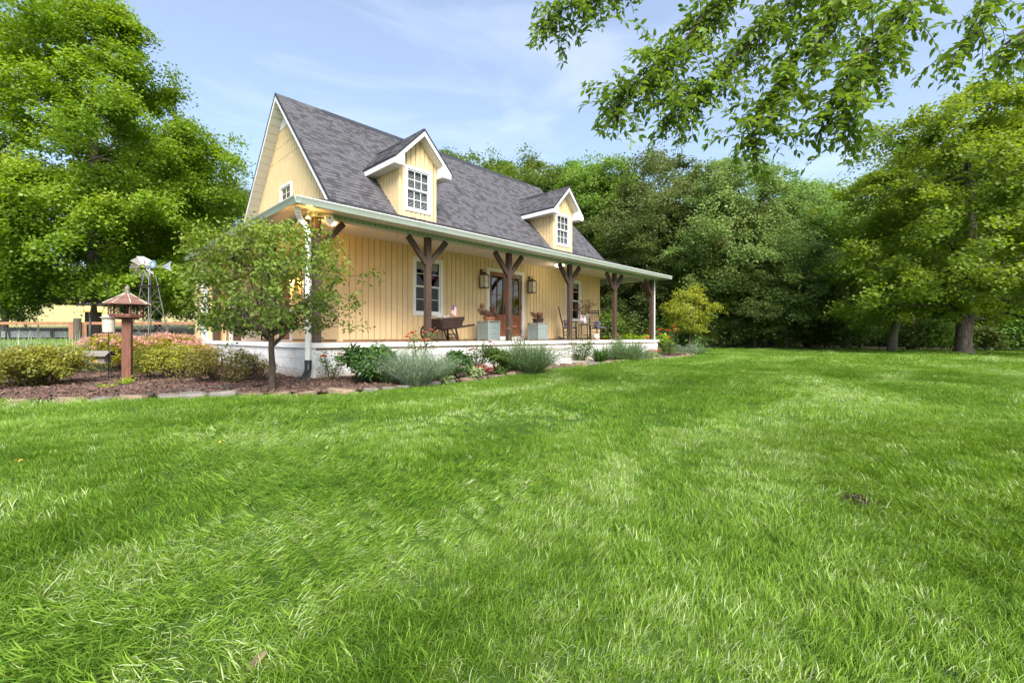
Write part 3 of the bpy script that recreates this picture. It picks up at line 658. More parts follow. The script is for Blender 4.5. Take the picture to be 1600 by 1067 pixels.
# french doors
mb = MB(FT); a0, a1, z0, z1, tw = 9.64, 11.36, DZ, 2.96, .11
mb.box(a0, a0+tw, -.10, .03, z0, z1); mb.box(a1-tw, a1, -.10, .03, z0, z1); mb.box(a0+tw, a1-tw, -.10, .034, z1-tw, z1); mb.box(a0+tw, a1-tw, -.10, .05, z0, z0+.13)
dfr = part(mb, 'door_frame', M['white'])
dw = (a1-a0-2*tw)/2-.004
for k in range(2):
    b0 = a0+tw+.002+k*(dw+.004); b1 = b0+dw; y0, y1 = -.055, -.012; zb, zt = z0+.135, z1-tw-.004; st = .115; zp = zb+.62
    mb = MB(FT); mb.box(b0, b0+st, y0, y1, zb, zt); mb.box(b1-st, b1, y0, y1, zb, zt); mb.box(b0+st, b1-st, y0, y1-.001, zt-.12, zt); mb.box(b0+st, b1-st, y0, y1-.001, zb, zb+.2); mb.box(b0+st, b1-st, y0, y1-.001, zp-.07, zp+.07)
    mb.box(b0+st, b1-st, y0+.005, y1-.018, zb+.2, zp-.07); mb.box(b0+st+.05, b1-st-.05, y0+.006, y1-.008, zb+.25, zp-.12)
    d = part(mb, 'door', M['doorwood'])
    mb = MB(FT); zz0, zz1 = zp+.07, zt-.12; cx = (b0+b1)/2; mb.box(cx-.012, cx+.012, y0+.008, y1-.004, zz0, zz1)
    zq = zz0+(zz1-zz0)*.52; mb.box(b0+st, b1-st, y0+.009, y1-.005, zq-.012, zq+.012)
    mb.build('muntin', M['doorwood'], d)
    mb = MB(FT); mb.add([(b0+st, -.035, zz0), (b1-st, -.035, zz0), (b1-st, -.035, zz1), (b0+st, -.035, zz1)], [(0, 1, 2, 3)]); mb.build('pane', M['doorglass'], d)
    if k == 0:
        mb = MB(FT); mb.box(b1-.075, b1-.035, y1, y1+.012, z0+.85, z0+1.12); mb.tube([(b1-.055, y1+.01, z0+1.0), (b1-.055, y1+.06, z0+1.0)], .012); mb.tube([(b1-.055, y1+.055, z0+1.0), (b1-.055, y1+.06, z0+.87)], .011); mb.lathe([(.022, 0), (.022, .02)], (b1-.055, y1+.02, z0+1.18)); mb.build('handle', M['black'], d)
    else:
        for q in (.25, 1.05, 1.85):
            mb = MB(FT); mb.box(b1-.02, b1+.004, y1, y1+.012, z0+q, z0+q+.11); mb.build('hinge', M['black'], d)
# side door and far room door
mb = MB(GT); mb.box(13.3, 14.3, -.02, .03, DZ, 2.85); part(mb, 'door_frame', M['white']); mb = MB(GT); mb.box(13.4, 14.2, .0305, .04, DZ+.04, 2.75); d = part(mb, 'door', M['doorwood'])
T2 = lambda a, b, c: (a, 15.80-b, c)
mb = MB(T2); mb.box(3.98, 4.86, -.01, .03, DZ, 2.85); part(mb, 'door_frame', M['white'])
mb = MB(T2); mb.box(4.06, 4.80, .0305, .045, DZ+.04, 2.77); d = part(mb, 'door', M['seedtube'], label='pale beige side porch door with dark knob')
for zz in (.9, 1.75):
    mb = MB(T2); mb.box(4.16, 4.70, .0455, .055, DZ+zz-.6, DZ+zz+.1); mb.build('door_panel', M['seedtube'], d)
mb = MB(T2); mb.blob((4.12, .075, DZ+.98), (.03, .03, .03)); mb.build('handle', M['black'], d)

# porch floor, cap and painted block foundation
mb = MB(); mb.box(3.40, 17.08, 8.39, 10.40, .55, DZ-.002); mb.box(3.40, 4.88, 10.41, 15.8, .55, DZ-.002); mb.box(15.97, 17.08, 10.41, 15.8, .55, DZ-.002); part(mb, 'porch_floor', M['deck'])
x = 3.55
while x < 17.05:
    mb = MB(); mb.box(x, min(x+.138, 17.05), 8.52, WY0-.022, DZ-.0015, DZ+.004); part(mb, 'floor_board', M['deck']); x += .144
for a, b in ((3.36, 6.3), (6.3, 9.3), (9.3, 12.3), (12.3, 15.1), (15.1, 17.1)):
    mb = MB(); mb.box(a, b-.006, 8.35, 8.52, DZ-.088, DZ+.004); part(mb, 'porch_cap', M['white'])
for a, b in ((8.523, 11.2), (11.2, 13.6), (13.6, 15.8)):
    mb = MB(); mb.box(3.36, 3.53, a, b-.006, DZ-.088, DZ+.004); part(mb, 'porch_cap', M['white'])
mb = MB(); mb.box(16.93, 17.1, 8.523, 15.8, DZ-.088, DZ+.004); part(mb, 'porch_cap', M['white'])
mb = MB(); mb.box(3.405, 17.05, 8.405, 8.60, -.3, DZ-.09); mb.box(3.405, 3.6, 8.60, 15.8, -.3, DZ-.09); mb.box(16.9, 17.05, 8.60, 15.8, -.3, DZ-.09); part(mb, 'foundation', M['mortar'])
for r in range(3):
    z0 = -.02+r*.206; z1 = min(z0+.198, DZ-.092)
    x = 3.40-(.2 if r % 2 else 0)
    while x < 17.0:
        a, b = max(x, 3.512), min(x+.398, 17.05)
        if b-a > .05: mb = MB(); mb.box(a, b, 8.392+random.uniform(-.002, .002), 8.404, z0, z1); part(mb, 'foundation_block', M['block'])
        x += .406
    y = 8.40-(.2 if r % 2 else 0)
    while y < 15.4:
        a, b = max(y, 8.512), y+.398
        if b-a > .05: mb = MB(); mb.box(3.392+random.uniform(-.002, .002), 3.404, a, b, z0, z1); part(mb, 'foundation_block', M['block'])
        y += .406
mb = MB(); mb.box(3.378, 3.505, 8.378, 8.404, -.1, DZ-.09); mb.box(3.378, 3.404, 8.4045, 8.505, -.1, DZ-.09); part(mb, 'corner_pilaster', M['white'])
# steps down to the lawn
for (yy, zt, x0, x1, nm) in ((7.97, .49, 8.7, 10.62, 'step'), (7.60, .30, 8.6, 10.66, 'step')):
    mb = MB(); mb.box(x0, x1, yy+.012, 8.39, -.1, zt-.055); s_ = part(mb, nm, M['mortar'])
    mb = MB(); mb.box(x0-.02, x1+.02, yy-.02, 8.388, zt-.055, zt); mb.build('tread', M['concrete'], s_)
    x = x0
    while x < x1-.05:
        mb = MB(); mb.box(x, min(x+.196, x1), yy, yy+.0115, .05 if zt < .4 else .30, zt-.06); mb.build('brick', M['block'], s_); x += .204

# posts with braces
def brace(mb, p0, p1): mb.bar(p0, p1, .09, .11)
posts = [(3.62, 8.62, 1, 0), (6.14, 8.6, 1, 1), (8.79, 8.6, 1, 1), (11.51, 8.6, 1, 1), (14.15, 8.6, 1, 1), (16.93, 8.6, 0, 1)]
for x, y, r_, l_ in posts:
    mb = MB(); mb.box(x-.066, x+.066, y-.066, y+.066, DZ+.004, 3.05); p_ = part(mb, 'porch_post', M['post'], bevel=.006)
    if r_: mb = MB(); brace(mb, (x+.04, y, 2.46), (x+.52, y, 3.015)); mb.build('brace', M['post'], p_)
    if l_: mb = MB(); brace(mb, (x-.04, y, 2.46), (x-.52, y, 3.015)); mb.build('brace', M['post'], p_)
    if x > 16 or x < 4: mb = MB(); brace(mb, (x, y+.04, 2.46), (x, y+.52, 3.015)); mb.build('brace', M['post'], p_)
for x, y in ((3.62, 11.2), (3.62, 13.6), (3.62, 15.7), (16.93, 11.2), (16.93, 13.8)):
    mb = MB(); mb.box(x-.075, x+.075, y-.075, y+.075, DZ+.004, 3.05); p_ = part(mb, 'porch_post', M['post'])
    mb = MB(); brace(mb, (x, y-.04, 2.46), (x, y-.52, 3.015)); mb.build('brace', M['post'], p_)
    if y < 15: mb = MB(); brace(mb, (x, y+.04, 2.46), (x, y+.52, 3.015)); mb.build('brace', M['post'], p_)
# post beam with its dentil blocks, soffit, ceiling
mb = MB(); mb.box(3.53, 17.02, 8.51, 8.69, 3.05, CZ-.002); mb.box(3.53, 3.71, 8.691, 15.8, 3.05, CZ-.002); mb.box(16.84, 17.02, 8.691, 15.8, 3.05, CZ-.002); bm_ = part(mb, 'porch_beam', M['greentrim'])
mb = MB(); x = 3.6
while x < 17.0: mb.box(x, x+.012, 8.503, 8.5095, 3.065, 3.10); x += .13
o = mb.build('beam_slot', M['fencegrey'], bm_); o['kind'] = 'stuff'
mb = MB(); mb.box(3.09, 17.43, 8.11, 8.509, 3.145, 3.155); mb.box(3.09, 3.529, 8.51, 16.6, 3.145, 3.155); mb.box(17.021, 17.43, 8.51, 16.6, 3.145, 3.155); part(mb, 'soffit', M['soffit'])
x = 3.5
while x < 17.0:
    mb = MB(); mb.box(x, x+.292, 8.12, 8.505, 3.135, 3.1445); part(mb, 'soffit_panel', M['soffit']); x += .3
mb = MB(); mb.box(3.711, 17.0, 8.691, WY0+.01, CZ, CZ+.02); mb.box(3.711, WX0, WY0+.02, 15.8, CZ, CZ+.02); mb.box(WX1, 16.84, WY0+.02, 15.8, CZ, CZ+.02); part(mb, 'porch_ceiling', M['soffit'])
y = 8.70
while y < WY0-.1:
    mb = MB(); mb.box(3.72, 16.83, y, y+.19, CZ-.010, CZ-.001); part(mb, 'ceiling_panel', M['soffit']); y += .2

# ---- roofs
def slab(mb, poly, th): mb.prism(poly, th)
def shingle_plane(O, U, V, inside, parent, umax, vmax, base_off=.0, tabs=None):
    """list of shingle tabs (centre position, matrix, size, tone)"""
    Nn = U.cross(V).normalized(); 
    if Nn.z < 0: Nn = -Nn
    ex = .142; rr = random.Random(int(O.x*100+O.y)); r = 0; out = []
    v = 0
    while v < vmax:
        u = -rr.random()*.2; first = True
        while u < umax-.03:
            w = rr.choice((.10, .13, .16, .2)); 
            if u < 0: w += u; u = 0
            if w < .03: w = .03
            w = min(w, umax-u); um = u+w/2
            if inside(um, v+ex*.5): out.append((O+U*um+V*(v+ex*.5), w, rr.random(), rr.random()))
            u += w+.004
        v += ex
    return [(p, w, t, h, U, V, Nn) for p, w, t, h in out]
TABS = []
mt = M['shingle']
# main roof front slope: left rake x 4.62, right rake 16.0
RX0, RX1 = 4.60, 16.0
up = Vector((0, RYP-BY, RZP-BZ)); vl = up.length; up.normalize(); U = Vector((1, 0, 0))
th = .09
mb = MB(); mb.prism([(RX0, BY-.0, BZ), (RX1, BY-.0, BZ), (RX1, RYP, RZP), (RX0, RYP, RZP)], (0, 0, -.10)); mb.prism([(RX0, RYP+.001, RZP), (RX1, RYP+.001, RZP), (RX1, 17.3, roofz(17.3)), (RX0, 17.3, roofz(17.3))], (0, 0, -.10)); part(mb, 'roof', mt)
DORM = [(6.94, .58), (13.17, .56)]; DY = 10.15; DEV = 5.28; DPK = 6.18; DHW = .87
def in_main(u, v):
    p = Vector((RX0, BY, BZ))+U*u+up*v
    if p.x > RX1: return False
    for cx, hw in DORM:
        if abs(p.x-cx) < hw-.02 and p.z < DEV-.2: return False
        if p.z >= DEV-.2 and p.z < DPK+.02 and abs(p.x-cx) < (DPK+.02-p.z)*.93: return False
    return True
TABS += shingle_plane(Vector((RX0, BY, BZ)), U, up, in_main, house, RX1-RX0, vl-.08)
# porch roof front slope with hips
GY, GZ, GX0, GX1 = 8.14, 3.215, 3.12, 17.40
sp = (BZ-GZ)/(BY-GY); up2 = Vector((0, BY-GY, BZ-GZ)); v2 = up2.length; up2.normalize()
hx0 = GX0+(BY-GY)*.95; hx1 = GX1-1.35
mb = MB(); mb.prism([(GX0, GY, GZ), (GX1, GY, GZ), (hx1, BY+.35, BZ+.35*sp), (hx0, BY+.35, BZ+.35*sp)], (0, 0, -.05))
zt_ = BZ+.35*sp
mb.prism([(GX0, GY, GZ-.001), (hx0, BY+.35, zt_-.001), (hx0, 16.6, zt_-.001), (GX0, 16.6, GZ-.001)], (0, 0, -.05))
mb.prism([(GX1, GY, GZ-.001), (GX1, 16.6, GZ-.001), (hx1, 16.6, zt_-.001), (hx1, BY+.35, zt_-.001)], (0, 0, -.05))
part(mb, 'porch_roof', mt)
def in_porch(u, v):
    x = GX0+u; y = GY+up2.y*v; t = (y-GY)/(BY-GY)
    if y > BY+.03: return False
    for cx, hw in DORM:
        if abs(x-cx) < hw and y > DY-.02: return False
    return x > GX0+(hx0-GX0)*t*.86 and x < GX1+(hx1-GX1)*t*.86
TABS += shingle_plane(Vector((GX0, GY, GZ)), U, up2, in_porch, house, GX1-GX0, v2+.1)
# ridge caps
k = 0; x = RX0
while x < RX1-.05:
    mb = MB(); w = .26; zz = RZP+.012+(.006 if k % 2 else 0); mb.tone = random.random()
    x1 = min(x+w, RX1); mb.prism([(x, RYP-.13, zz-.13*SL), (x, RYP, zz), (x, RYP+.13, zz-.13*SL), (x, RYP+.13, zz-.13*SL-.02), (x, RYP, zz-.03), (x, RYP-.13, zz-.13*SL-.02)], (x1-x+.02, 0, .003)); part(mb, 'ridge_cap', mt); x += w; k += 1
mb = MB(); mb.prism([(RX0+1.3, RYP-.16, RZP-.15), (RX0+1.3, RYP, RZP+.03), (RX0+1.3, RYP+.16, RZP-.15)], (9.2, 0, 0)); part(mb, 'ridge_vent', M['drip'])
# left rake: dark drip edge, white fascia, soffit panels
ov = RX0
for (ya, yb) in ((BY-.02, RYP), (17.3, RYP)):
    za, zb = roofz(BY)-.02*SL if ya < RYP else roofz(17.3), RZP
    if ya > RYP: za = roofz(17.3)
    mb = MB(); mb.prism([(ov-.022, ya, za+.02), (ov-.022, yb, zb+.025), (ov-.022, yb, zb-.065), (ov-.022, ya, za-.065)], (.021, 0, 0)); part(mb, 'drip_edge', M['drip'])
    mb = MB(); mb.prism([(ov-.016, ya, za-.066), (ov-.016, yb, zb-.066), (ov-.016, yb, zb-.185), (ov-.016, ya, za-.185)], (.02, 0, 0)); part(mb, 'rake_fascia', M['white'])
    n = 22
    for q in range(n):
        f0, f1 = q/n+.001, (q+1)/n-.002; yy0, yy1 = ya+(yb-ya)*f0, ya+(yb-ya)*f1; zz0, zz1 = za+(zb-za)*f0-.19, za+(zb-za)*f1-.19
        mb = MB(); mb.add([(ov+.005, yy0, zz0), (WX0-.01, yy0, zz0), (WX0-.01, yy1, zz1), (ov+.005, yy1, zz1)], [(0, 1, 2, 3)]); mb.add([(ov+.005, yy0, zz0+.01), (WX0-.01, yy0, zz0+.01), (WX0-.01, yy1, zz1+.01), (ov+.005, yy1, zz1+.01)], [(0, 1, 2, 3)]); part(mb, 'soffit_panel', M['soffit'])
mb = MB(); mb.prism([(RX1+.001, BY, BZ+.02), (RX1+.001, RYP, RZP+.02), (RX1+.001, RYP, RZP-.12), (RX1+.001, BY, BZ-.12)], (.02, 0, 0)); part(mb, 'drip_edge', M['drip'])
# gutters (real trough profile) and fascia
def gutter(a, b, outv, name='gutter'):
    a = Vector(a); b = Vector(b); o = Vector(outv); mb = MB()
    prof = [(0, 0), (0, -.115), (.075, -.115), (.095, -.06), (.118, -.012), (.118, 0), (.110, 0), (.108, -.012), (.085, -.06), (.07, -.107), (.008, -.107), (.008, 0)]
    vs = []
    for e in (a, b):
        for w, h in prof: vs.append(e+o*w+Vector((0, 0, h)))
    n = len(prof); mb.add(vs, [(i, (i+1) % n, n+(i+1) % n, n+i) for i in range(n)]+[tuple(range(n)), tuple(range(n, 2*n))]); return part(mb, name, M['gutterm'])
gutter((GX0-.10, GY-.02, GZ-.012), (GX1+.10, GY-.02, GZ-.012), (0, -1, 0)); gutter((GX0-.02, GY-.12, GZ-.0125), (GX0-.02, 16.6, GZ-.0125), (-1, 0, 0)); gutter((GX1+.02, GY-.12, GZ-.0125), (GX1+.02, 16.6, GZ-.0125), (1, 0, 0))
mb = MB(); mb.box(GX0, GX1, GY-.018, GY+.0, GZ-.11, GZ-.02); mb.box(GX0-.018, GX0+.0, GY-.018, 16.6, GZ-.11, GZ-.02); part(mb, 'fascia', M['greentrim'])
mb = MB(); mb.box(GX0-.11, GX1+.11, GY-.141, GY-.1385, GZ-.022, GZ-.008); part(mb, 'gutter_lip', M['white'])
# downspout at the near corner, black flexible boot
mb = MB(); pts = [(3.16, 8.30, 3.09), (3.16, 8.30, 2.98), (3.22, 8.36, 2.90), (3.30, 8.33, 2.80), (3.335, 8.30, 2.68), (3.335, 8.30, .34)]
for a, b in zip(pts[:-1], pts[1:]): mb.bar(a, b, .085, .065, up=(.7, .7, 0))
part(mb, 'downspout', M['white'], bevel=.006)
mb = MB(); mb.tube([(3.335, 8.30, .38), (3.335, 8.30, .22), (3.30, 8.26, .13), (3.20, 8.15, .07), (3.08, 8.0, .05), (2.98, 7.88, .05)], [.065, .062, .066, .062, .066, .05], 10); part(mb, 'drain_boot', M['plasticb'], smooth=True)
mb = MB(); mb.bar((17.05, 8.53, 3.1), (17.05, 8.53, .3), .035, .035); part(mb, 'downspout', M['white'])
mb = MB(); mb.bar((3.36, 16.0, 3.0), (3.36, 16.0, .3), .08, .06); part(mb, 'downspout', M['white'])
mb = MB(); mb.box(3.30, 3.395, 15.84, 16.04, .95, 1.3); mb.box(3.28, 3.299, 15.88, 16.0, 1.02, 1.22); part(mb, 'meter_box', M['galv'])

# ---- dormers
for cx, hw in DORM:
    zb = GZ+sp*(DY-GY)-.03; face = DY
    def T(a, b, c, f=face): return (a, f-b, c)
    # body: front wall with window hole, cheeks
    w0, w1, z0, z1 = cx-.42, cx+.42, 4.07, 5.24
    top = DEV+(DPK-DEV)*(1-hw/DHW)-.06
    mb = MB(); mb.box(cx-hw+.012, w0+.03, face+.012, face+.1, zb, top); mb.box(w1-.03, cx+hw-.012, face+.012, face+.1, zb, top); mb.box(w0+.03, w1-.03, face+.013, face+.1, zb, z0+.03); mb.prism([(w0+.03, face+.013, z1-.03), (w1-.03, face+.013, z1-.03), (w1-.03, face+.013, top), (cx, face+.013, DPK-.08), (w0+.03, face+.013, top)], (0, .08, 0))
    for s in (-1, 1):
        xx = cx+s*(hw-.012); yb = BY+(top-BZ)/SL
        mb.prism([(xx, face+.1, zb), (xx, face+.1, top), (xx, yb+.1, top), (xx, BY+.05, BZ-.03)], (-s*.05, 0, 0))
    dm = part(mb, 'dormer', M['yellowback'])
    x = cx-hw+.075
    for a, b in [(cx-hw-.008, cx-hw+.07)]+[(cx-hw+.08+i*(2*hw-.16)/7, cx-hw+.08+(i+1)*(2*hw-.16)/7-.020) for i in range(7)]+[(cx+hw-.07, cx+hw+.008)]:
        cuts = sorted([a, b]+[v for v in (w0, w1) if a < v < b])
        for c0, c1 in zip(cuts[:-1], cuts[1:]):
            for s0, s1 in clip_board(c0, c1, zb, 9, [(w0, w1, z0, z1)]):
                if c1-c0 < .01: continue
                f = lambda v: min(s1, DPK-.10-abs(v-cx)*(DPK-DEV)/DHW)
                pts_ = [(c0, face-.008, s0), (c1, face-.008, s0), (c1, face-.008, f(c1))]+([(cx, face-.008, f(cx))] if c0 < cx < c1 else [])+[(c0, face-.008, f(c0))]
                mb = MB(); mb.prism(pts_, (0, .0195, 0)); mb.build('siding_board', M['yellow'], dm)
    for s in (-1, 1):
        y = face+.014
        while y < face+1.2:
            y1 = y+.127; xx = cx+s*(hw+.008)
            lo = lambda v: max(zb, BZ+SL*(v-BY)) if v > BY else zb
            if lo(y) < top-.05: mb = MB(); mb.prism([(xx, y, lo(y)), (xx, y1, min(lo(y1), top)), (xx, y1, top), (xx, y, top)], (-s*.0185, 0, 0)); mb.build('siding_board', M['yellow'], dm)
            y += .145
    window(T, w0, w1, z0, z1, grid=(3, 2), blinds=True, tw=.075)
    mb = MB(T); 
    for i in range(5): mb.box(w0+.1+i*.16, w0+.17+i*.16, .009, .02, z0-.035, z0-.004)
    # roof of the dormer
    fy = 9.86; yr = BY+(DPK-BZ)/SL; ye = BY+(DEV-BZ)/SL
    mb = MB()
    for s in (-1, 1):
        mb.prism([(cx, fy, DPK), (cx, yr, DPK), (cx+s*DHW, ye, DEV), (cx+s*DHW, fy, DEV)], (0, 0, -.06))
    mb.build('roof', mt, dm)
    for s in (-1, 1):
        Uv = Vector((0, 1, 0)); Vv = Vector((-s*DHW, 0, DPK-DEV)); vl_ = Vv.length; Vv.normalize(); O_ = Vector((cx+s*DHW, fy, DEV))
        tb = shingle_plane(O_, Uv, Vv, lambda u, v: (fy+u) < ye+(yr-ye)*v/vl_-.03, dm, yr-fy, vl_-.04)
        TABS += tb
        # rake trim
        mb = MB(); mb.prism([(cx+s*DHW*1.0, fy-.022, DEV+.02), (cx, fy-.022, DPK+.025), (cx, fy-.022, DPK-.045), (cx+s*DHW, fy-.022, DEV-.05)], (0, .02, 0)); mb.build('drip_edge', M['drip'], dm)
        mb = MB(); mb.prism([(cx+s*DHW, fy-.016, DEV-.051), (cx, fy-.016, DPK-.046), (cx, fy-.016, DPK-.165), (cx+s*DHW, fy-.016, DEV-.165)], (0, .02, 0)); mb.build('fascia', M['white'], dm)
        mb = MB(); mb.prism([(cx+s*(DHW+.002), fy-.02, DEV+.012), (cx+s*(DHW+.002), ye, DEV+.012), (cx+s*(DHW+.002), ye, DEV-.05), (cx+s*(DHW+.002), fy-.02, DEV-.05)], (s*.018, 0, 0)); mb.build('drip_edge', M['drip'], dm)
        mb = MB(); mb.prism([(cx+s*(DHW+.0), fy+.005, DEV-.051), (cx+s*DHW, ye+.05, DEV-.051), (cx+s*DHW, ye+.05, DEV-.185), (cx+s*DHW, fy+.005, DEV-.185)], (s*.015, 0, 0)); mb.build('fascia', M['white'], dm)
        # boxed eave return and soffit panels
        zs = DEV-.185
        mb = MB(); xi = cx+s*(hw+.01); xo = cx+s*(DHW-.001)
        mb.prism([(xi, fy+.005, zs), (xo, fy+.005, zs), (xo, fy+.005, DEV-.07), (xi, fy+.005, DEV-.07+(DHW-hw)*.9)], (0, .27, 0)); mb.build('eave_return', M['white'], dm)
        y = fy+.276
        while y < ye+.1:
            mb = MB(); mb.box(min(xi, xo), max(xi, xo), y, y+.118, zs, zs+.01); mb.build('soffit_panel', M['soffit'], dm); y += .124
        n = 7
        for q in range(n):
            f0, f1 = q/n+.004, (q+1)/n-.004; p = lambda f: (cx+s*(hw*(1-f)), DPK-.19-(DPK-DEV)*(hw*(1-f))/DHW)
            (xa, za), (xb, zb_) = p(f0), p(f1)
            mb = MB(); mb.add([(xa, fy+.005, za), (xb, fy+.005, zb_), (xb, face-.01, zb_), (xa, face-.01, za), (xa, fy+.005, za+.01), (xb, fy+.005, zb_+.01), (xb, face-.01, zb_+.01), (xa, face-.01, za+.01)], [(0, 1, 2, 3), (7, 6, 5, 4)]); mb.build('soffit_panel', M['soffit'], dm)
    y = fy
    while y < yr-.6:
        mb = MB(); mb.tone = random.random(); mb.prism([(cx-.1, y, DPK-.08), (cx, y, DPK+.016), (cx+.1, y, DPK-.08), (cx+.1, y, DPK-.1), (cx, y, DPK-.01), (cx-.1, y, DPK-.1)], (0, .24, .004)); mb.build('ridge_cap', mt, dm); y += .235
    mb = MB(); mb.prism([(cx-.12, fy+.9, DPK-.10), (cx, fy+.9, DPK+.028), (cx+.12, fy+.9, DPK-.10)], (0, yr-.45-fy-.9, 0)); mb.build('ridge_vent', M['drip'], dm)

# shingles: the 300 nearest the camera are pieces, the rest one part
TABS.sort(key=lambda t: -(1.0/((t[0]-Vector((0, 0, .8))).length**2)))
cache = {}
SV = MB()
for q, (p, w, t, h, Uv, Vv, Nn) in enumerate(TABS):
    tn = .5+.4*t if t > .36 else .12+.6*t
    hh = .004+.012*h; ex = .15
    lo = -ex/2-.004; hi = ex/2
    if q < 300:
        key = (round(w, 2), int(tn*4), int(h*2))
        if key not in cache:
            mb = MB(); mb.tone = (int(tn*4)+.5)/4*1.0; a = .004+.012*(int(h*2)+.5)/2
            mb.add([(-w/2, lo, -.01), (w/2, lo, -.01), (w/2, hi, -.01), (-w/2, hi, -.01), (-w/2, lo, a), (w/2, lo, a), (w/2, hi, .001), (-w/2, hi, .001)], [(4, 5, 6, 7), (0, 1, 5, 4), (1, 2, 6, 5), (3, 0, 4, 7)])
            me = bpy.data.meshes.new('shingle'); me.from_pydata(mb.v, [], mb.f); me.materials.append(mt); aa = me.attributes.new('tone', 'FLOAT', 'FACE'); aa.data.foreach_set('value', mb.t); cache[key] = me
        o = link('shingle', cache[key], house); o.matrix_parent_inverse = HI
        mm = Matrix((Uv, Vv, Uv.cross(Vv) if Uv.cross(Vv).z > 0 else -Uv.cross(Vv))).transposed().to_4x4(); mm.translation = p; o.matrix_basis = mm
    else:
        SV.tone = tn; c = []
        for (uu, vv, nn) in ((-w/2, lo, -.01), (w/2, lo, -.01), (w/2, hi, -.01), (-w/2, hi, -.01), (-w/2, lo, hh), (w/2, lo, hh), (w/2, hi, .001), (-w/2, hi, .001)): c.append(p+Uv*uu+Vv*vv+Nn*nn)
        SV.add(c, [(4, 5, 6, 7), (0, 1, 5, 4), (1, 2, 6, 5), (3, 0, 4, 7)])
part(SV, 'shingle_courses', mt, kind='stuff')

# ================================================================== trees
P_MAPLE = [(0, .50), (.10, .85), (.25, 1.0), (.45, .95), (.65, .80), (.82, .55), (.93, .33), (1, .1)]
P_OAK = [(0, .35), (.12, .75), (.3, .95), (.55, 1.0), (.75, .85), (.9, .55), (1, .2)]
P_TALL = [(0, .35), (.2, .7), (.45, .95), (.7, .9), (.88, .6), (1, .2)]
# the big maple by the fence
g = lambda px, Z: (*at(px, Z), gz(*at(px, Z)))
H_ = 18.6
mm_ = tree_meshes(11, H_, 6.5, [(0, .60), (.08, .86), (.2, .97), (.38, 1.0), (.5, .93), (.65, .78), (.82, .52), (.93, .30), (1, .08)], 2.3, .34, 225, 1150, 1.05, .145, .7, LM['maple'], M['bark'], inner=.3, lump=.22, droop=.35, name='maple', asp=.8, minr=.012)
x, y, z = g(146, 24.5)
put_tree('maple_tree', mm_, (x, y, z-.1), 1, .6, 'tall bright maple with broad dense crown behind the fence, largest tree left of the house')
# right hand maple with leaning double trunk
tp = [(0, 0, 0), (.02, 0, .8), (.12, .02, 1.7), (.30, .06, 2.6), (.42, .1, 3.6), (.45, .05, 5), (.4, 0, 6.6), (.3, 0, 8.2), (.2, 0, 9.8)]
mm2 = tree_meshes(23, 12.6, 5.4, [(0, .55), (.1, .9), (.25, 1.0), (.45, .95), (.65, .78), (.82, .55), (.93, .33), (1, .1)], 1.7, .30, 130, 800, .95, .145, .6, LM['maple2'], M['bark'], trunk_pts=tp, inner=.3, lump=.35, droop=.35, name='lawn_maple', asp=.8, minr=.012)
x, y, z = g(1505, 21); put_tree('maple_tree', mm2, (x, y, z-.05), 1, R(-40), 'spreading maple with rough forked trunk standing on the right edge of the lawn')
# the wood: four kinds of tree, copied
KW = []
for sd_, kind in ((31, 0), (37, 1), (41, 2), (47, 3)):
    lm_ = [LM['forest'], LM['forest2'], LM['forest'], LM['forest2']][kind]
    KW.append(tree_meshes(sd_, 15, [4.3, 5.6, 3.4, 4.6][kind], [P_TALL, P_OAK, P_TALL, P_OAK][kind], [2.2, 1.7, 3.5, 2.0][kind], .22, [100, 120, 72, 100][kind], 650, 1.1, .17, .6, lm_, M['bark'], lump=.55, inner=.25, droop=.3, name='wood', asp=.75, minr=.02))
W = [ # px, distance, top row in the photo, kind, label
 (700, 46, 232, 2, 'tree top just showing over the roof ridge beside the near dormer'),
 (752, 47, 250, 0, 'tree top showing over the ridge left of the far dormer'),
 (778, 45, 249, 2, 'slim green tree crown rising beyond the roof ridge'),
 (835, 39, 247, 0, 'light green tree rising behind the far dormer'),
 (884, 41, 250, 2, 'slim tree behind the far dormer gable'),
 (928, 37, 247, 0, 'green woodland tree rising right of the far dormer'),
 (965, 40, 272, 2, 'narrow tree above the right end of the house roof'),
 (1000, 34, 290, 3, 'shorter woodland tree behind the right corner of the porch'),
 (1045, 33, 236, 1, 'tall grey green oak at the left of the woodland edge'),
 (1125, 31, 240, 1, 'broad grey green oak in the middle of the woodland edge'),
 (1205, 32, 256, 3, 'rounded oak right of the broad central oak'),
 (1262, 33, 276, 0, 'tree where the woodland outline starts to dip'),
 (1318, 38, 312, 3, 'low crowned tree in the dip of the woodland outline'),
 (1362, 41, 305, 1, 'distant olive tree left of the lawn maple crown'),
 (1345, 30, 345, 3, 'low leafy tree in front of the woodland left of the lawn maple'),
 (1410, 40, 292, 0, 'woodland tree close behind the left side of the lawn maple'),
 (1470, 37, 235, 2, 'woodland tree behind the middle of the lawn maple'),
 (1535, 34, 200, 0, 'dark woodland tree behind the right side of the lawn maple'),
 (1600, 31, 150, 1, 'dark tree at the right border of the photo behind the maple'),
 (1690, 29, 190, 3, 'woodland tree beyond the right border of the photo'),
 (1180, 29.5, 395, 3, 'low bright tree at the foot of the woodland edge'),
 (1090, 30.0, 405, 0, 'low dark tree behind the small yellow tree'),
 (1280, 29.0, 420, 0, 'low green tree right of the middle of the woodland edge')]
rr = random.Random(8)
for px, Z, ty, k, lab in W:
    x, y, z = g(px, Z); H = .8+Z*(526-ty)/F-z; s = H/15
    e = put_tree('woodland_tree', KW[k], (x, y, z-.05), s if s > .5 else s*1.25, rr.random()*6.28, lab, 'trees of the wood behind the house and lawn', sz=s*1.0)
n = 0
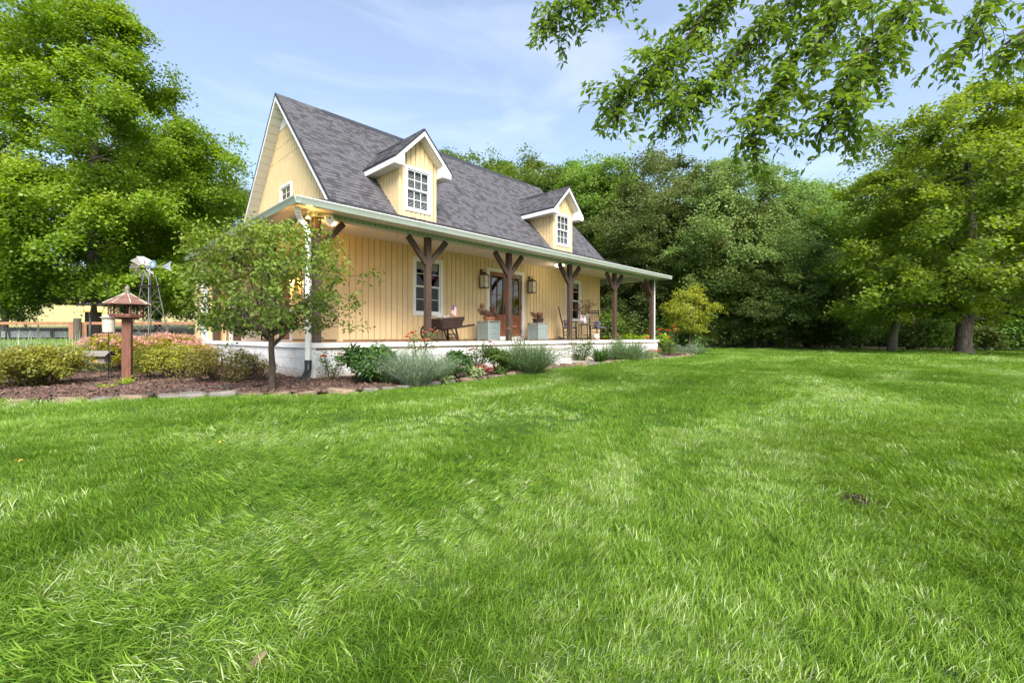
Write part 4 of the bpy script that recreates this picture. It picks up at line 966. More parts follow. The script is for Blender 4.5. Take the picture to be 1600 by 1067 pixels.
for row, Zr in ((0, 50), (1, 60)):
    for px in range(640, 1800, 72):
        Z = Zr+rr.uniform(-3, 3)-(8 if px > 1450 else 0); x, y, z = g(px+rr.uniform(-25, 25)+row*30, Z); s = (.8+Z*(526-rr.uniform(310, 350))/F)/15
        put_tree('woodland_tree', KW[rr.randrange(4)], (x, y, z-.05), s, rr.random()*6.28, 'tree standing deep in the wood, mostly hidden by nearer trees', 'deep trees hidden inside the wood')
# left of the house: trees along the pasture
for px, Z, ty, k, s2, lab in ((8, 27, 215, 1, .9, 'thinner tree with low bare limb at the left border behind the fence'), (247, 33, 200, 0, 1.0, 'tree behind the windmill with a dark straight trunk'), (362, 36, 285, 3, 1.0, 'green tree between the large maple and the house gable'), (310, 40, 260, 1, 1, 'tree seen low between the large maple and the porch roof')):
    x, y, z = g(px, Z); s = (.8+Z*(526-ty)/F-z)/15; e = put_tree('pasture_tree', (KW[k][0], KW[k][1]), (x, y, z-.1), s, 1.0, lab, 'trees beyond the fence'); e.scale = (s*s2, s*s2, s)
# far treeline beyond the pasture
rng = np.random.default_rng(77)
n = 260; px = rng.uniform(-260, 620, n); Z = rng.uniform(112, 135, n); P_ = []
for a, b in zip(px, Z):
    x, y = at(a, b); P_.append((x, y, gz(x, y)+rng.uniform(.5, 6.5)))
LV, LF, LT = pad_leaves(rng, np.array(P_), 150, 3.2, .8, 1.1, asp=.8, droop=.1); me = npmesh('far_treeline', LV, LF, LM['forest2'], LT); o = link('far_treeline', me); setp(o, 'far hazy line of trees along the top of the pasture', 'trees', None, 'stuff')
# dark thicket filling the depth of the wood near the ground
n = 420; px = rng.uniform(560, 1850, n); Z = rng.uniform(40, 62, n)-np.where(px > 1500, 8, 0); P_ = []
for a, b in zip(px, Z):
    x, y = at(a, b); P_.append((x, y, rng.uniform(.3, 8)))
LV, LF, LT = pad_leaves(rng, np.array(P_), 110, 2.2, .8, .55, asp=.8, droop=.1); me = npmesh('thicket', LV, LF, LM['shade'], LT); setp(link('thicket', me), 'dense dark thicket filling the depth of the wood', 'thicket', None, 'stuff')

# ------------------------------------------------------------------ shrubs
def dome_shrub(name, seed, loc, rx, ry, h, leaf, n, lmat, label, cat='shrub', top=None, z0=.12, asp=.45, up=.9, stems=14, group=None, rz=0, shape=0, lump=.3, flow=None):
    rng = np.random.default_rng(seed); e = empty(name, loc, rz, label=label, cat=cat, group=group)
    k = max(14, int(26*rx*h/.35)); a = rng.random(k)*6.283; t = rng.random(k)**.8; q = .45+.5*rng.random(k)
    r = np.sqrt(np.clip(1-(t*.95)**2.4, .05, 1)); C = np.stack([np.cos(a)*r*q*rx, np.sin(a)*r*q*ry, h*(z0+(.86-z0)*t)], 1)
    rp = .26*min(rx, h)*(.7+.7*rng.random(k)); idx = rng.integers(0, k, n)
    off = unit(rng.normal(0, 1, (n, 3)))*(.55+.5*rng.random((n, 1))); off[:, 2] = off[:, 2]*.8+.15
    P = C[idx]+off*rp[idx][:, None]; P[:, 2] = np.maximum(P[:, 2], .02)
    Nn = unit(off*.6+rng.normal(0, .45, (n, 3))+np.array((0, 0, up)))
    D = unit(off+np.array((0, 0, .5))+rng.normal(0, .5, (n, 3))); Ls = leaf*(.65+.7*rng.random(n))
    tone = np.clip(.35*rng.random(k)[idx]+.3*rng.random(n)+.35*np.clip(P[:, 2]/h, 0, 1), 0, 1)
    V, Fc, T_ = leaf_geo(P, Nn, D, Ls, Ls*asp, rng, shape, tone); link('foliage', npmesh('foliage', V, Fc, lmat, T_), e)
    mb = MB()
    for i in range(stems):
        c = C[rng.integers(0, k)]; mb.tube([(c[0]*.08, c[1]*.08, -.03), (c[0]*.5+rng.normal(0, .02), c[1]*.5, c[2]*.5), tuple(c)], [.012, .009, .004], 5, False)
    if stems: mb.build('stem', M['barkthin'], e)
    if top:
        fm, nf, fs = top; a = rng.random(nf)*6.283; q = rng.random(nf)**.5; C2 = np.stack([np.cos(a)*q*rx*.95, np.sin(a)*q*ry*.95, h*(.62+.38*np.sqrt(np.clip(1-q**2, 0, 1)))+.02+rng.normal(0, .03, nf)], 1)
        per = 16; P = np.repeat(C2, per, 0)+rng.normal(0, fs*.55, (nf*per, 3))*np.array((1, 1, .4)); m_ = len(P)
        V, Fc, T_ = leaf_geo(P, unit(rng.normal(0, .5, (m_, 3))+np.array((0, 0, 1))), unit(rng.normal(0, 1, (m_, 3))), fs*.5, fs*.45, rng, 0, rng.random(m_)); o = link('blossom', npmesh('blossom', V, Fc, fm, T_), e); o['kind'] = 'stuff'
    return e
def blade_plant(name, seed, loc, r, h, n, w, lmat, label, cat='plant', arch=.6, sub=None, spread=1.0, group=None):
    rng = np.random.default_rng(seed); e = empty(name, loc, 0, label=label, cat=cat, group=group)
    a = rng.random(n)*6.283; el = rng.random(n)**.8*spread; Ls = h*(.6+.5*rng.random(n)); b = rng.random(n)**.5*r*.35; ba = a+rng.normal(0, .5, n)
    B = np.stack([np.cos(ba)*b, np.sin(ba)*b, 0*b], 1); Dh = np.stack([np.cos(a), np.sin(a), 0*a], 1); S = np.cross(Dh, np.array((0, 0, 1.)))
    tw = rng.normal(0, .7, n)[:, None]; S = S*np.cos(tw)+Dh*np.sin(tw)*.5; K = 5; V = []
    reach = (r/h)*el
    for q in range(K+1):
        f = q/K; c = B+Dh*(Ls*reach*(f**1.2))[:, None]+np.array((0, 0, 1.))*(Ls*(np.sqrt(np.clip(1-(.8*reach)**2*.6, .15, 1))*f-arch*el*f**2.6*.75))[:, None]
        ww = (w*(1-f**2*.9)*.5); V += [c-S*ww, c+S*ww]
    V = np.stack(V, 1).reshape(-1, 3); V[:, 2] = np.maximum(V[:, 2], .01); bidx = np.arange(n)[:, None]*(2*(K+1)); Fc = np.concatenate([bidx+np.array([2*q, 2*q+1, 2*q+3, 2*q+2]) for q in range(K)], 0)
    T_ = np.tile(rng.random(n), K); link('foliage', npmesh('foliage', V, Fc, lmat, T_), e)
    if sub:   # short leaves set along the blades
        k = sub[0]; i = rng.integers(0, n, k); f = .25+.75*rng.random(k); c = B[i]+Dh[i]*(Ls[i]*reach[i]*(f**1.2))[:, None]+np.array((0, 0, 1.))*(Ls[i]*(np.sqrt(np.clip(1-(.8*reach[i])**2*.6, .15, 1))*f-arch*el[i]*f**2.6*.75))[:, None]
        V, Fc, T_ = leaf_geo(c, unit(rng.normal(0, 1, (k, 3))+np.array((0, 0, .4))), unit(Dh[i]*.6+np.array((0, 0, 1.))+rng.normal(0, .5, (k, 3))), sub[1]*(.6+.8*rng.random(k)), sub[2], rng, 0, rng.random(k)); setp(link('leaf_spray', npmesh('leaf_spray', V, Fc, lmat, T_), e), kind='stuff')
    return e
def rose_bush(seed, loc, r, h, label, petal, nfl, ncane=7, leafn=420, fsz=.035, cat='rose bush', lm='rose'):
    rng = np.random.default_rng(seed); e = empty('rose_bush', loc, 0, label=label, cat=cat); mb = MB(); pts = []; tips = []
    for i in range(ncane):
        a = rng.random()*6.283; q = r*(.3+.7*rng.random()); hh = h*(.6+.4*rng.random()); c = [(math.cos(a)*.04, math.sin(a)*.04, -.03), (math.cos(a)*q*.4, math.sin(a)*q*.4, hh*.4), (math.cos(a)*q*.75, math.sin(a)*q*.75, hh*.75), (math.cos(a)*q, math.sin(a)*q, hh)]
        mb.tube(c, [.008, .007, .005, .003], 5, False); c = np.array(c); tips.append(c[-1])
        for k in range(leafn//ncane):
            f = .15+.85*rng.random(); j = f*3; b = min(2, int(j)); pts.append(c[b]*(1-(j-b))+c[b+1]*(j-b)+rng.normal(0, .05*r/.3+.012, 3))
    mb.build('cane', M['barkthin'], e); P = np.array(pts); P[:, 2] = np.maximum(P[:, 2], .03); n = len(P)
    Ls = .042*(.7+.6*rng.random(n)); V, Fc, T_ = leaf_geo(P, unit(rng.normal(0, .6, (n, 3))+np.array((0, 0, 1))), unit(rng.normal(0, 1, (n, 3))), Ls, Ls*.62, rng, 0, rng.random(n)); link('foliage', npmesh('foliage', V, Fc, LM[lm], T_), e)
    R3 = random.Random(seed)
    for k in range(nfl):
        t = tips[k % len(tips)]*(1 if k < len(tips) else .85)+rng.normal(0, .03, 3); mb = MB(); rr3 = fsz*(.7+.5*R3.random())
        for ring, (q, hh) in enumerate(((.9, .0), (.6, .25), (.3, .45))):
            for i in range(6-ring): a = 6.283*i/(6-ring)+ring; c = Vector((math.cos(a)*q*rr3, math.sin(a)*q*rr3, hh*rr3)); s = Vector((-math.sin(a), math.cos(a), 0))*rr3*.55; u = Vector((math.cos(a)*.45, math.sin(a)*.45, .7))*rr3*.8; mb.add([Vector(t)+c*.3, Vector(t)+c+s, Vector(t)+c+u, Vector(t)+c-s], [(0, 1, 2, 3)])
        mb.build('flower', petal, e)
    return e
def G(px, Z, dz=0): x, y = at(px, Z); return (x, y, (float(bedz(x, y)) if inpoly(x, y, BED) else gz(x, y))-.01+dz)
# left bed
dome_shrub('azalea_bush', 1, G(2, 6.9), .62, .6, .60, .042, 12000, LM['azalea'], 'olive and bronze azalea cut off by the left border of the photo')
dome_shrub('azalea_bush', 2, G(78, 7.3), .62, .55, .62, .042, 12000, LM['azalea'], 'wide olive and yellow azalea left of the birdhouse')
dome_shrub('spirea_bush', 3, G(182, 9.9), .72, .6, .78, .045, 9000, LM['spirea'], 'golden spirea with pink flower heads right behind the feeder post', top=(LM['pinkfl'], 120, .06))
dome_shrub('spirea_bush', 4, G(268, 10.4), .70, .6, .78, .045, 8000, LM['spirea'], 'pink topped golden spirea between feeder post and porch', top=(LM['pinkfl'], 130, .06))
dome_shrub('spirea_bush', 5, G(306, 9.9), .45, .45, .64, .04, 3500, LM['spirea'], 'small pink spirea against the side porch wall', top=(LM['pinkfl'], 60, .045))
dome_shrub('azalea_bush', 6, G(262, 8.4), .62, .5, .56, .042, 8500, LM['azalea'], 'low yellowish azalea spreading right of the feeder post', stems=24)
dome_shrub('azalea_bush', 7, G(345, 7.75), .66, .5, .60, .040, 7500, LM['azalea2'], 'open bronze leaved azalea just left of the small tree trunk', stems=30, lump=.5)
dome_shrub('azalea_bush', 8, G(405, 8.0), .36, .35, .50, .034, 2200, LM['azalea2'], 'small bronze azalea behind the small tree trunk', stems=16)
blade_plant('ornamental_grass', 9, G(28, 9.6), .95, .92, 900, .013, LM['orn'], 'pale arching ornamental grass clump by the left border', cat='ornamental grass', arch=.85, spread=1.6)
blade_plant('ornamental_grass', 10, G(108, 9.8), .95, .88, 900, .013, LM['orn'], 'pale arching ornamental grass clump under the lamp post', cat='ornamental grass', arch=.85, spread=1.6)
blade_plant('weed_clump', 12, G(196, 7.4), .16, .14, 60, .010, LM['lime'], 'small weeds growing at the foot of the feeder post', cat='weed', sub=(160, .03, .015))
blade_plant('weed_clump', 13, G(168, 7.15), .20, .10, 60, .010, LM['lime'], 'low weeds in the mulch left of the feeder post', cat='weed', sub=(160, .025, .015))
# front bed
rose_bush(20, G(516, 8.05), .28, .60, 'thin coral rose bush in front of the white corner wall', M['orange'], 3, 6, 520)
dome_shrub('peony_bush', 21, G(577, 7.65), .52, .45, .64, .12, 2200, LM['peony'], 'dark glossy peony bush left of the silver lavender', cat='peony', asp=.32, stems=16, shape=1, up=.5)
blade_plant('lavender_bush', 22, G(648, 7.35), .60, .66, 1100, .009, LM['lav'], 'large silver grey lavender in front of the first window', cat='lavender', arch=.15, sub=(9000, .035, .006), spread=1.35)
blade_plant('lavender_bush', 23, G(610, 7.6), .42, .56, 520, .007, LM['lavg'], 'greener lavender clump between peony and silver lavender', cat='lavender', arch=.15, sub=(3500, .035, .007), spread=1.35)
rose_bush(24, G(655, 8.3), .34, .98, 'tall orange rose rising behind the silver lavender', M['orange'], 9, 9, 900)
blade_plant('lavender_bush', 25, G(692, 7.9), .38, .50, 420, .007, LM['lavg'], 'feathery green plant right of the silver lavender', cat='lavender', arch=.2, sub=(2500, .035, .008))
dome_shrub('green_shrub', 26, G(716, 8.35), .36, .32, .50, .08, 1700, LM['peony'], 'small dark green leafy shrub left of the coral bells', asp=.4, stems=8, shape=1)
dome_shrub('variegated_plant', 27, G(697, 7.75), .16, .14, .14, .04, 420, LM['varieg'], 'low variegated plant at the foot of the dark green shrub', cat='plant', asp=.6, stems=0)
rose_bush(28, G(744, 9.1), .34, .66, 'pink rose bush against the white wall below the wheelbarrow handles', M['pink'], 6, 8, 1300)
dome_shrub('coral_bells', 29, G(752, 8.9), .26, .2, .20, .05, 520, LM['heuchera'], 'coral red leaved heuchera by the pink rose', cat='plant', asp=.8, stems=0)
dome_shrub('variegated_plant', 30, G(742, 8.35), .24, .2, .20, .05, 700, LM['varieg'], 'low cream edged plant beside the stone edging', cat='plant', asp=.6, stems=0)
dome_shrub('green_shrub', 31, G(778, 9.3), .42, .34, .54, .07, 2200, LM['rose'], 'leafy mid green shrub left of the middle lavender', asp=.45, stems=10, shape=1)
blade_plant('lavender_bush', 32, G(826, 9.75), .72, .78, 1400, .009, LM['lavg'], 'big round green lavender in front of the door', cat='lavender', arch=.15, sub=(9500, .04, .008), spread=1.35)
rose_bush(33, G(808, 10.6), .30, .98, 'thin pink rose behind the big round lavender', M['pink'], 6, 6, 350)
rose_bush(34, G(908, 12.6), .46, .84, 'peach rose bush right of the steps', M['pink'], 9, 12, 2000)
blade_plant('daylily', 35, G(939, 13.6), .46, .56, 300, .022, LM['peony'], 'dark strappy clump right of the peach rose', cat='plant', arch=.6, spread=1.1, sub=(500, .05, .02))
blade_plant('lavender_bush', 36, G(982, 14.9), .85, .74, 1300, .012, LM['lavg'], 'soft grey green lavender near the right end of the porch', cat='lavender', arch=.2, sub=(7000, .05, .010), spread=1.4)
rose_bush(37, G(960, 15.6), .42, .85, 'rose bush with pink buds beside the right lavender', M['pink'], 5, 9, 1100)
dome_shrub('red_astilbe', 38, G(1020, 17.3), .38, .3, .26, .05, 500, LM['rose'], 'low plant with crimson flower plumes near the porch end', cat='plant', top=(leafmat('crimson_plumes', (.40, .05, .06), (.62, .14, .14), None, .2), 46, .05), stems=0)
dome_shrub('variegated_plant', 39, G(1018, 16.4), .45, .3, .18, .06, 700, LM['varieg'], 'pale ground cover in front of the crimson plumes', cat='plant', asp=.7, stems=0)
dome_shrub('lavender_bush', 40, G(1072, 18.6), .62, .5, .52, .045, 4500, LM['lav'], 'rounded silver shrub at the right tip of the bed', cat='shrub', asp=.2, stems=0)
dome_shrub('lavender_bush', 41, G(1045, 19.2), .5, .45, .48, .045, 3000, LM['lavg'], 'small grey green shrub left of the silver one at the bed tip', cat='shrub', asp=.2, stems=0)
blade_plant('ornamental_grass', 42, G(1090, 20.4), .8, .75, 240, .014, LM['lavg'], 'loose grass clump under the small yellow tree', cat='ornamental grass', arch=.3, spread=1.2)
for i, (px, Z, r, h, lab) in enumerate(((948, 19.5, .55, .92, 'lime hydrangea seen past the rocking chair'), (985, 19.8, .60, .88, 'lime green hydrangea behind the fourth porch post'), (1012, 20.3, .55, .86, 'lime green hydrangea left of the last porch post'), (1034, 19.8, .42, .88, 'lime green hydrangea right of the last porch post'))):
    dome_shrub('hydrangea_bush', 50+i, G(px, Z), r, r, h, .11, 1500, LM['lime'], lab, asp=.7, stems=5)
rose_bush(55, G(1020, 18.3), .5, 1.05, 'rose bush with coral blooms beside the last post', M['orange'], 8, 8, 700, .05)
rose_bush(56, G(1046, 18.9), .55, 1.15, 'taller coral rose bush right of the last post', M['orange'], 8, 9, 800, .05)
# undergrowth along the wood
rr = random.Random(21)
UB = [(612+40*i, 33, 2.0, 2.4) for i in range(0)]
for i, (px, Z, r, h) in enumerate([(905, 31, 1.5, 2.2), (955, 31, 1.6, 2.6), (1000, 31.5, 1.7, 2.4), (1045, 31, 1.6, 2.2), (1100, 31.5, 1.5, 1.8), (1150, 31, 1.6, 2.0), (1200, 30.5, 1.6, 2.4), (1245, 30, 1.5, 2.2), (1290, 29.5, 1.4, 1.8), (1330, 27.5, 1.3, 2.6), (1372, 26.8, 1.35, 2.8), (1412, 26.5, 1.2, 2.2), (1450, 26.0, 1.3, 1.9), (1482, 25.5, 1.2, 1.7), (1540, 25.0, 1.1, 1.5), (1580, 24.5, 1.2, 2.2), (1622, 24, 1.3, 2.5), (1670, 23.5, 1.3, 2.2)]):
    k = i % 3
    lab = ['lush green undergrowth bush', 'dark leafy undergrowth bush', 'yellowish undergrowth bush'][k]
    where = ['seen through the far end of the porch', 'behind the fourth porch post', 'behind the last porch post', 'left of the small yellow tree', 'behind the small yellow tree', 'under the big central oak', 'right of the big central oak', 'in the middle of the woodland edge', 'at the dip of the woodland outline', 'left of the dead stub', 'with tangled vines before the dark gap', 'just right of the vine tangle', 'left of the lawn maple trunk', 'close behind the lawn maple trunk', 'right of the leaning grey trunk', 'near the right border', 'at the right border of the photo', 'beyond the right border'][i]
    dome_shrub('undergrowth_bush', 60+i, G(px, Z), r, r*.9, h, .15, 1500, [LM['shade'], LM['forest'], LM['forest2']][k], lab+' '+where, cat='bush', asp=.7, stems=6)
# dead leaning trunks and bare stub in the wood
for px, Z, pts, lab in ((1393, 24.6, [(0, 0, -.1), (.12, 0, 1.0), (.35, 0, 2.0), (.40, 0, 3.4), (.5, 0, 5)], 'grey leaning bare trunk just right of the lawn maple trunk'), (1424, 27, [(0, 0, 0), (-.05, 0, 1.5), (0, 0, 2.6), (.1, 0, 4.2)], 'pale broken trunk wrapped in vines in the dark gap'), (1322, 28.6, [(0, 0, 0), (.05, 0, 1.8), (-.05, 0, 3.2), (.15, 0, 5.0)], 'dead grey stub among the vine tangle')):
    e = empty('dead_tree', G(px if px > 1400 else px, Z), R(-46), label=lab, cat='dead tree'); mb = MB(); mb.tube(pts, [.26, .19, .17, .13, .08][:len(pts)], 9); mb.build('trunk', M['barkgrey'], e, smooth=True)
    mb = MB(); mb.tube([pts[2], (pts[2][0]-.5, .1, pts[2][2]+.5), (pts[2][0]-1.1, .2, pts[2][2]+.6)], [.06, .04, .02], 6); mb.build('branch', M['barkgrey'], e)
for px, Z, q in ((1136, 29.6, 1), (1220, 29.2, 2)):
    e = empty('dead_branch', G(px, Z), R(-46), label=['', 'pale dead hanging branch right of the small yellow tree', 'bare grey fallen boughs low in the woodland edge'][q], cat='branch'); mb = MB(); r5 = random.Random(q)
    c = (0, 0, 2.3) if q == 1 else (0, 0, 1.2)
    mb.tube([c, (.3, 0, c[2]-.3), (.4, .1, c[2]-1.1), (.2, 0, c[2]-2.0)], [.05, .05, .04, .03], 6)
    for i in range(6): a = r5.uniform(-1, 1); mb.tube([(.3, 0, c[2]-.3*i*.5), (.3+a*.8, .1, c[2]-.3*i*.5+.1), (.3+a*1.6, .2, c[2]-.2*i-.2)], [.03, .02, .01], 5)
    mb.build('bough', M['barkgrey'], e)

# ------------------------------------------------------------------ small trees
def small_tree(name, seed, loc, label, H, cr, zb, tr, prof, npad, per, padR, leaf, lmat, rz=0, asp=.5, branches=(), bark='barkthin', shape=0, flat=.6):
    rng = np.random.default_rng(seed); pads = crown_pads(rng, npad, zb, H, cr, prof, .3, .25)
    tp = [(0, 0, 0), (.01, .01, zb*.35), (-.01, .0, zb*.7), (0, 0, zb*.98), (.02, 0, zb+(H-zb)*.25), (0, .02, zb+(H-zb)*.5)]
    nodes, par, rad = grow(rng, tp, pads, .0035 if H < 3 else .006, tr, power=2.0)
    for i in range(4): rad[i] = tr*(1-.1*i)
    V, Fc = tubes(nodes, par, rad, 6, 6)
    for q in range(7):
        a = q*.9+.4; fz = zb*(.72+.04*q); rr_ = cr*(.55+.3*rng.random()); lo = (.18 if q in (1, 5) else .62)*(H-zb)
        pts = [np.array((0, 0, fz)), np.array((math.cos(a)*rr_*.3, math.sin(a)*rr_*.3, fz+lo*.22)), np.array((math.cos(a)*rr_*.65, math.sin(a)*rr_*.65, fz+lo*.62)), np.array((math.cos(a)*rr_, math.sin(a)*rr_, fz+lo*1.1))]
        v2, f2 = tubes(pts, [-1, 0, 1, 2], [tr*.55, tr*.45, tr*.3, tr*.12], 0, 6); b0 = len(V); V = list(V)+v2; Fc = list(Fc)+[tuple(i+b0 for i in f) for f in f2]
    e = empty(name, loc, rz, label=label, cat='tree')
    link('trunk', npmesh('trunk', V, Fc, M[bark], smooth=True), e)
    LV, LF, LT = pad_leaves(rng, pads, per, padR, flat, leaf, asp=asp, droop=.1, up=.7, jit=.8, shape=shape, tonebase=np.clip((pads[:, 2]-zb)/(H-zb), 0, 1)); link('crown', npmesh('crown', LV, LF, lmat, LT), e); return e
small_tree('small_tree', 71, G(425, 6.55), 'small vase shaped ornamental tree with glossy leaves in front of the porch corner', 2.38, 1.22, .88, .05, [(0, .62), (.12, .92), (.35, 1.0), (.6, .92), (.8, .75), (1, .4)], 190, 68, .19, .058, LM['small'])
small_tree('small_tree', 72, G(1078, 23.5), 'small yellow green tree standing alone right of the porch', 3.3, 1.2, 1.1, .08, [(0, .45), (.2, .85), (.45, 1.0), (.7, .8), (1, .25)], 80, 90, .32, .10, LM['yellowtree'])

# ------------------------------------------------------------------ overhanging branches of a tree outside the frame
rng = np.random.default_rng(99)
e = empty('overhanging_tree', G(2150, 5.2), 0, label='tree rooted off to the right whose leafy branches hang into the top of the photo', cat='tree')
EL = np.array(e.location)
def cp(l): return [cw(*p)-EL for p in l]
trunk = [np.array((0, 0, -.1)), np.array((.02, 0, 1.5)), np.array((.0, .05, 3.0)), np.array((-.05, .1, 4.4)), np.array((-.1, .15, 5.8))]
fork = trunk[3]+EL; top = trunk[4]+EL
def sp_(l): # px,py,Z list -> local points
    return [cw(*p)-EL for p in l]
BR = [[trunk[3]]+sp_([(1850, -330, 5.2), (1600, -260, 5.1), (1420, -110, 5.0), (1318, 0, 4.9), (1278, 60, 4.8), (1235, 100, 4.8), (1195, 170, 4.75), (1172, 225, 4.7)]),
      [trunk[2]]+sp_([(1900, -150, 4.6), (1640, -140, 4.5), (1440, -20, 4.4), (1405, 42, 4.4), (1340, 88, 4.3), (1310, 150, 4.3), (1325, 205, 4.3)]),
      [trunk[4]]+sp_([(1800, -480, 5.6), (1450, -300, 5.5), (1220, -130, 5.4), (1110, 10, 5.3), (1060, 75, 5.3), (1010, 120, 5.2), (955, 165, 5.2)]),
      [trunk[4]]+sp_([(1700, -520, 6.0), (1350, -330, 6.0), (1050, -130, 5.9), (950, -20, 5.8), (880, 15, 5.8), (850, 38, 5.8)]),
      [trunk[3]]+sp_([(1850, -260, 4.9), (1650, -100, 4.8), (1560, -20, 4.8), (1525, 55, 4.7), (1480, 95, 4.7)]),
      [trunk[3]]+sp_([(1850, -360, 5.4), (1500, -240, 5.3), (1290, -60, 5.2), (1180, 60, 5.1), (1110, 120, 5.1), (1045, 178, 5.0)]),
      [trunk[2]]+sp_([(1950, -60, 4.4), (1720, -60, 4.3), (1625, 30, 4.3), (1570, 70, 4.2)])]
mb = MB()
for b in BR:
    n = len(b); mb.tube(b, [.08, .04, .026]+[max(.003, .016*(1-(i/(n-3)))+.003) for i in range(n-3)], 6)
mb.build('branch', M['bark'], e, smooth=True)
mb = MB(); mb.tube(trunk, [.30, .26, .23, .19, .1], 12); mb.build('trunk', M['bark'], e, smooth=True)
tw = MB(); LP = []; LN = []; LD = []; LLn = []; LTn = []
TW = []
for bi, b in enumerate(BR):
    seg = list(zip(b[3:-1], b[4:])) if len(b) > 5 else list(zip(b[2:-1], b[3:]))
    tot = sum(np.linalg.norm(q-p) for p, q in seg); m_ = int(tot*[58, 62, 68, 56, 28, 58, 24][bi])
    for k in range(m_):
        f = rng.random()*tot; 
        for p, q in seg:
            L_ = np.linalg.norm(q-p)
            if f < L_: break
            f -= L_
        c = p+(q-p)*(f/L_); along = (q-p)/L_
        d = unit(along*.5+rng.normal(0, .75, 3)+np.array((0, 0, -.15))); TW.append((c, d, .22+.40*rng.random(), 0))
    TW.append((b[-1], unit(b[-1]-b[-2]), .3, 0))
for c, d, ln, lvl in TW:
    pts = [c]; dd = d.copy(); K = 5
    for k in range(K): dd = unit(dd+np.array((0, 0, -.15))+rng.normal(0, .10, 3)); pts.append(pts[-1]+dd*ln/K)
    tw.tube(pts, [.0045, .004, .0035, .003, .0022, .0015], 4, False)
    tn = rng.random(); nl = int(ln*36)
    for k in range(nl):
        f = .12+.88*(k+rng.random()*.5)/nl; j = f*K; b = min(K-1, int(j)); p = pts[b]+(pts[b+1]-pts[b])*(j-b); ax = unit(pts[b+1]-pts[b]); s = np.cross(ax, (0, 0, 1.)); s = s/max(1e-6, np.linalg.norm(s))*(1 if k % 2 else -1)
        s = unit(s+rng.normal(0, .35, 3)); LP.append(p+s*.008); LD.append(unit(ax*.6+s*.75+np.array((0, 0, -.4))+rng.normal(0, .3, 3))); LN.append(unit(np.array((0, 0, 1.))+rng.normal(0, .55, 3)+s*.3)); LLn.append(.060+.042*rng.random()); LTn.append(min(1, max(0, .45*tn+.5*rng.random())))
o = tw.build('twigs', M['barkthin'], e); o['kind'] = 'stuff'
LLn = np.array(LLn); V, Fc, T_ = leaf_geo(np.array(LP), np.array(LN), np.array(LD), LLn*1.08, LLn*.5, rng, 1, np.array(LTn)); o = link('leaves', npmesh('leaves', V, Fc, LM['hang'], T_), e); o['kind'] = 'stuff'
print('hanging leaves', len(LP))

# ================================================================== objects
# stone edging, each stone lying on its own
random.seed(12)
def edge_pts(step):
    out = []; 
    for (a, b) in zip(EDGE[1:-3], EDGE[2:-2]):
        L_ = math.dist(a, b); n = max(1, int(L_/step))
        for i in range(n): f = (i+random.uniform(.3, .7))/n; out.append((a[0]+(b[0]-a[0])*f, a[1]+(b[1]-a[1])*f, math.atan2(b[1]-a[1], b[0]-a[0])))
    return out
STN = []
for i in range(8):
    mb = MB(); n = 9; R_ = random.uniform(.85, 1.15); ring = []
    hgt = random.uniform(.045, .085)
    rads = [random.uniform(.72, 1.12) for _ in range(n)]
    for (q, zz) in ((1.0, -.05), (1.03, hgt*.55), (.86, hgt), ):
        ring.append([(math.cos(6.283*k/n)*.15*rads[k]*q, math.sin(6.283*k/n)*.085*rads[k]*q, zz+random.uniform(-.008, .008)) for k in range(n)])
    V = [p for r_ in ring for p in r_]+[(0, 0, hgt+.006)]; mb.tone = i/7
    mb.add(V, [(r_*n+k, r_*n+(k+1) % n, (r_+1)*n+(k+1) % n, (r_+1)*n+k) for r_ in range(2) for k in range(n)]+[(2*n+k, 2*n+(k+1) % n, 3*n) for k in range(n)])
    o = mb.build('edging_stone', M['slate'] if i in (1, 5) else M['stone']); STN.append(o.data); bpy.data.objects.remove(o)
for i, (x, y, a) in enumerate(edge_pts(.27)):
    seg = 'along the left mulch bed' if x < 2.3 else ('in front of the lavender and peony' if x < 6 else ('before the porch steps' if x < 11 else 'bordering the far right bed'))
    k = random.randrange(8) if x > 1.8 else random.choice((1, 5, 1, 3))
    s = random.uniform(.8, 1.35)
    o = link('edging_stone', STN[k], None, (x, y, gz(x, y)+.015), (random.gauss(0, .08), random.gauss(0, .08), a+random.gauss(0, .15)), (s*1.15, s*random.uniform(.8, 1.1), s*.62))
    setp(o, 'low flat fieldstone of the bed edging '+seg, 'stone', 'edging stones '+seg)
# flat slab in front of the steps, low dry stones beside it
mb = MB(); mb.prism([(8.9, 7.16, .06), (9.6, 7.12, .06), (10.55, 7.18, .06), (10.7, 7.5, .06), (10.6, 7.585, .06), (8.8, 7.585, .06)], (0, 0, .075)); o = mb.build('stepping_slab', M['concrete'], bevel=.012); setp(o, 'thin irregular tan stone slab at the foot of the white steps', 'stone slab')
for i, (x, y, s) in enumerate(((8.75, 7.1, 1.5), (9.15, 6.98, 1.3), (9.75, 6.98, 1.5), (10.3, 7.02, 1.4), (9.45, 7.0, 1.0))):
    o = link('edging_stone', STN[(i*3) % 8], None, (x, y, .02), (0, .05, i), (s, s, s)); setp(o, 'rough stone wedged under the front of the tan step slab', 'stone', 'rough stones under the step slab')

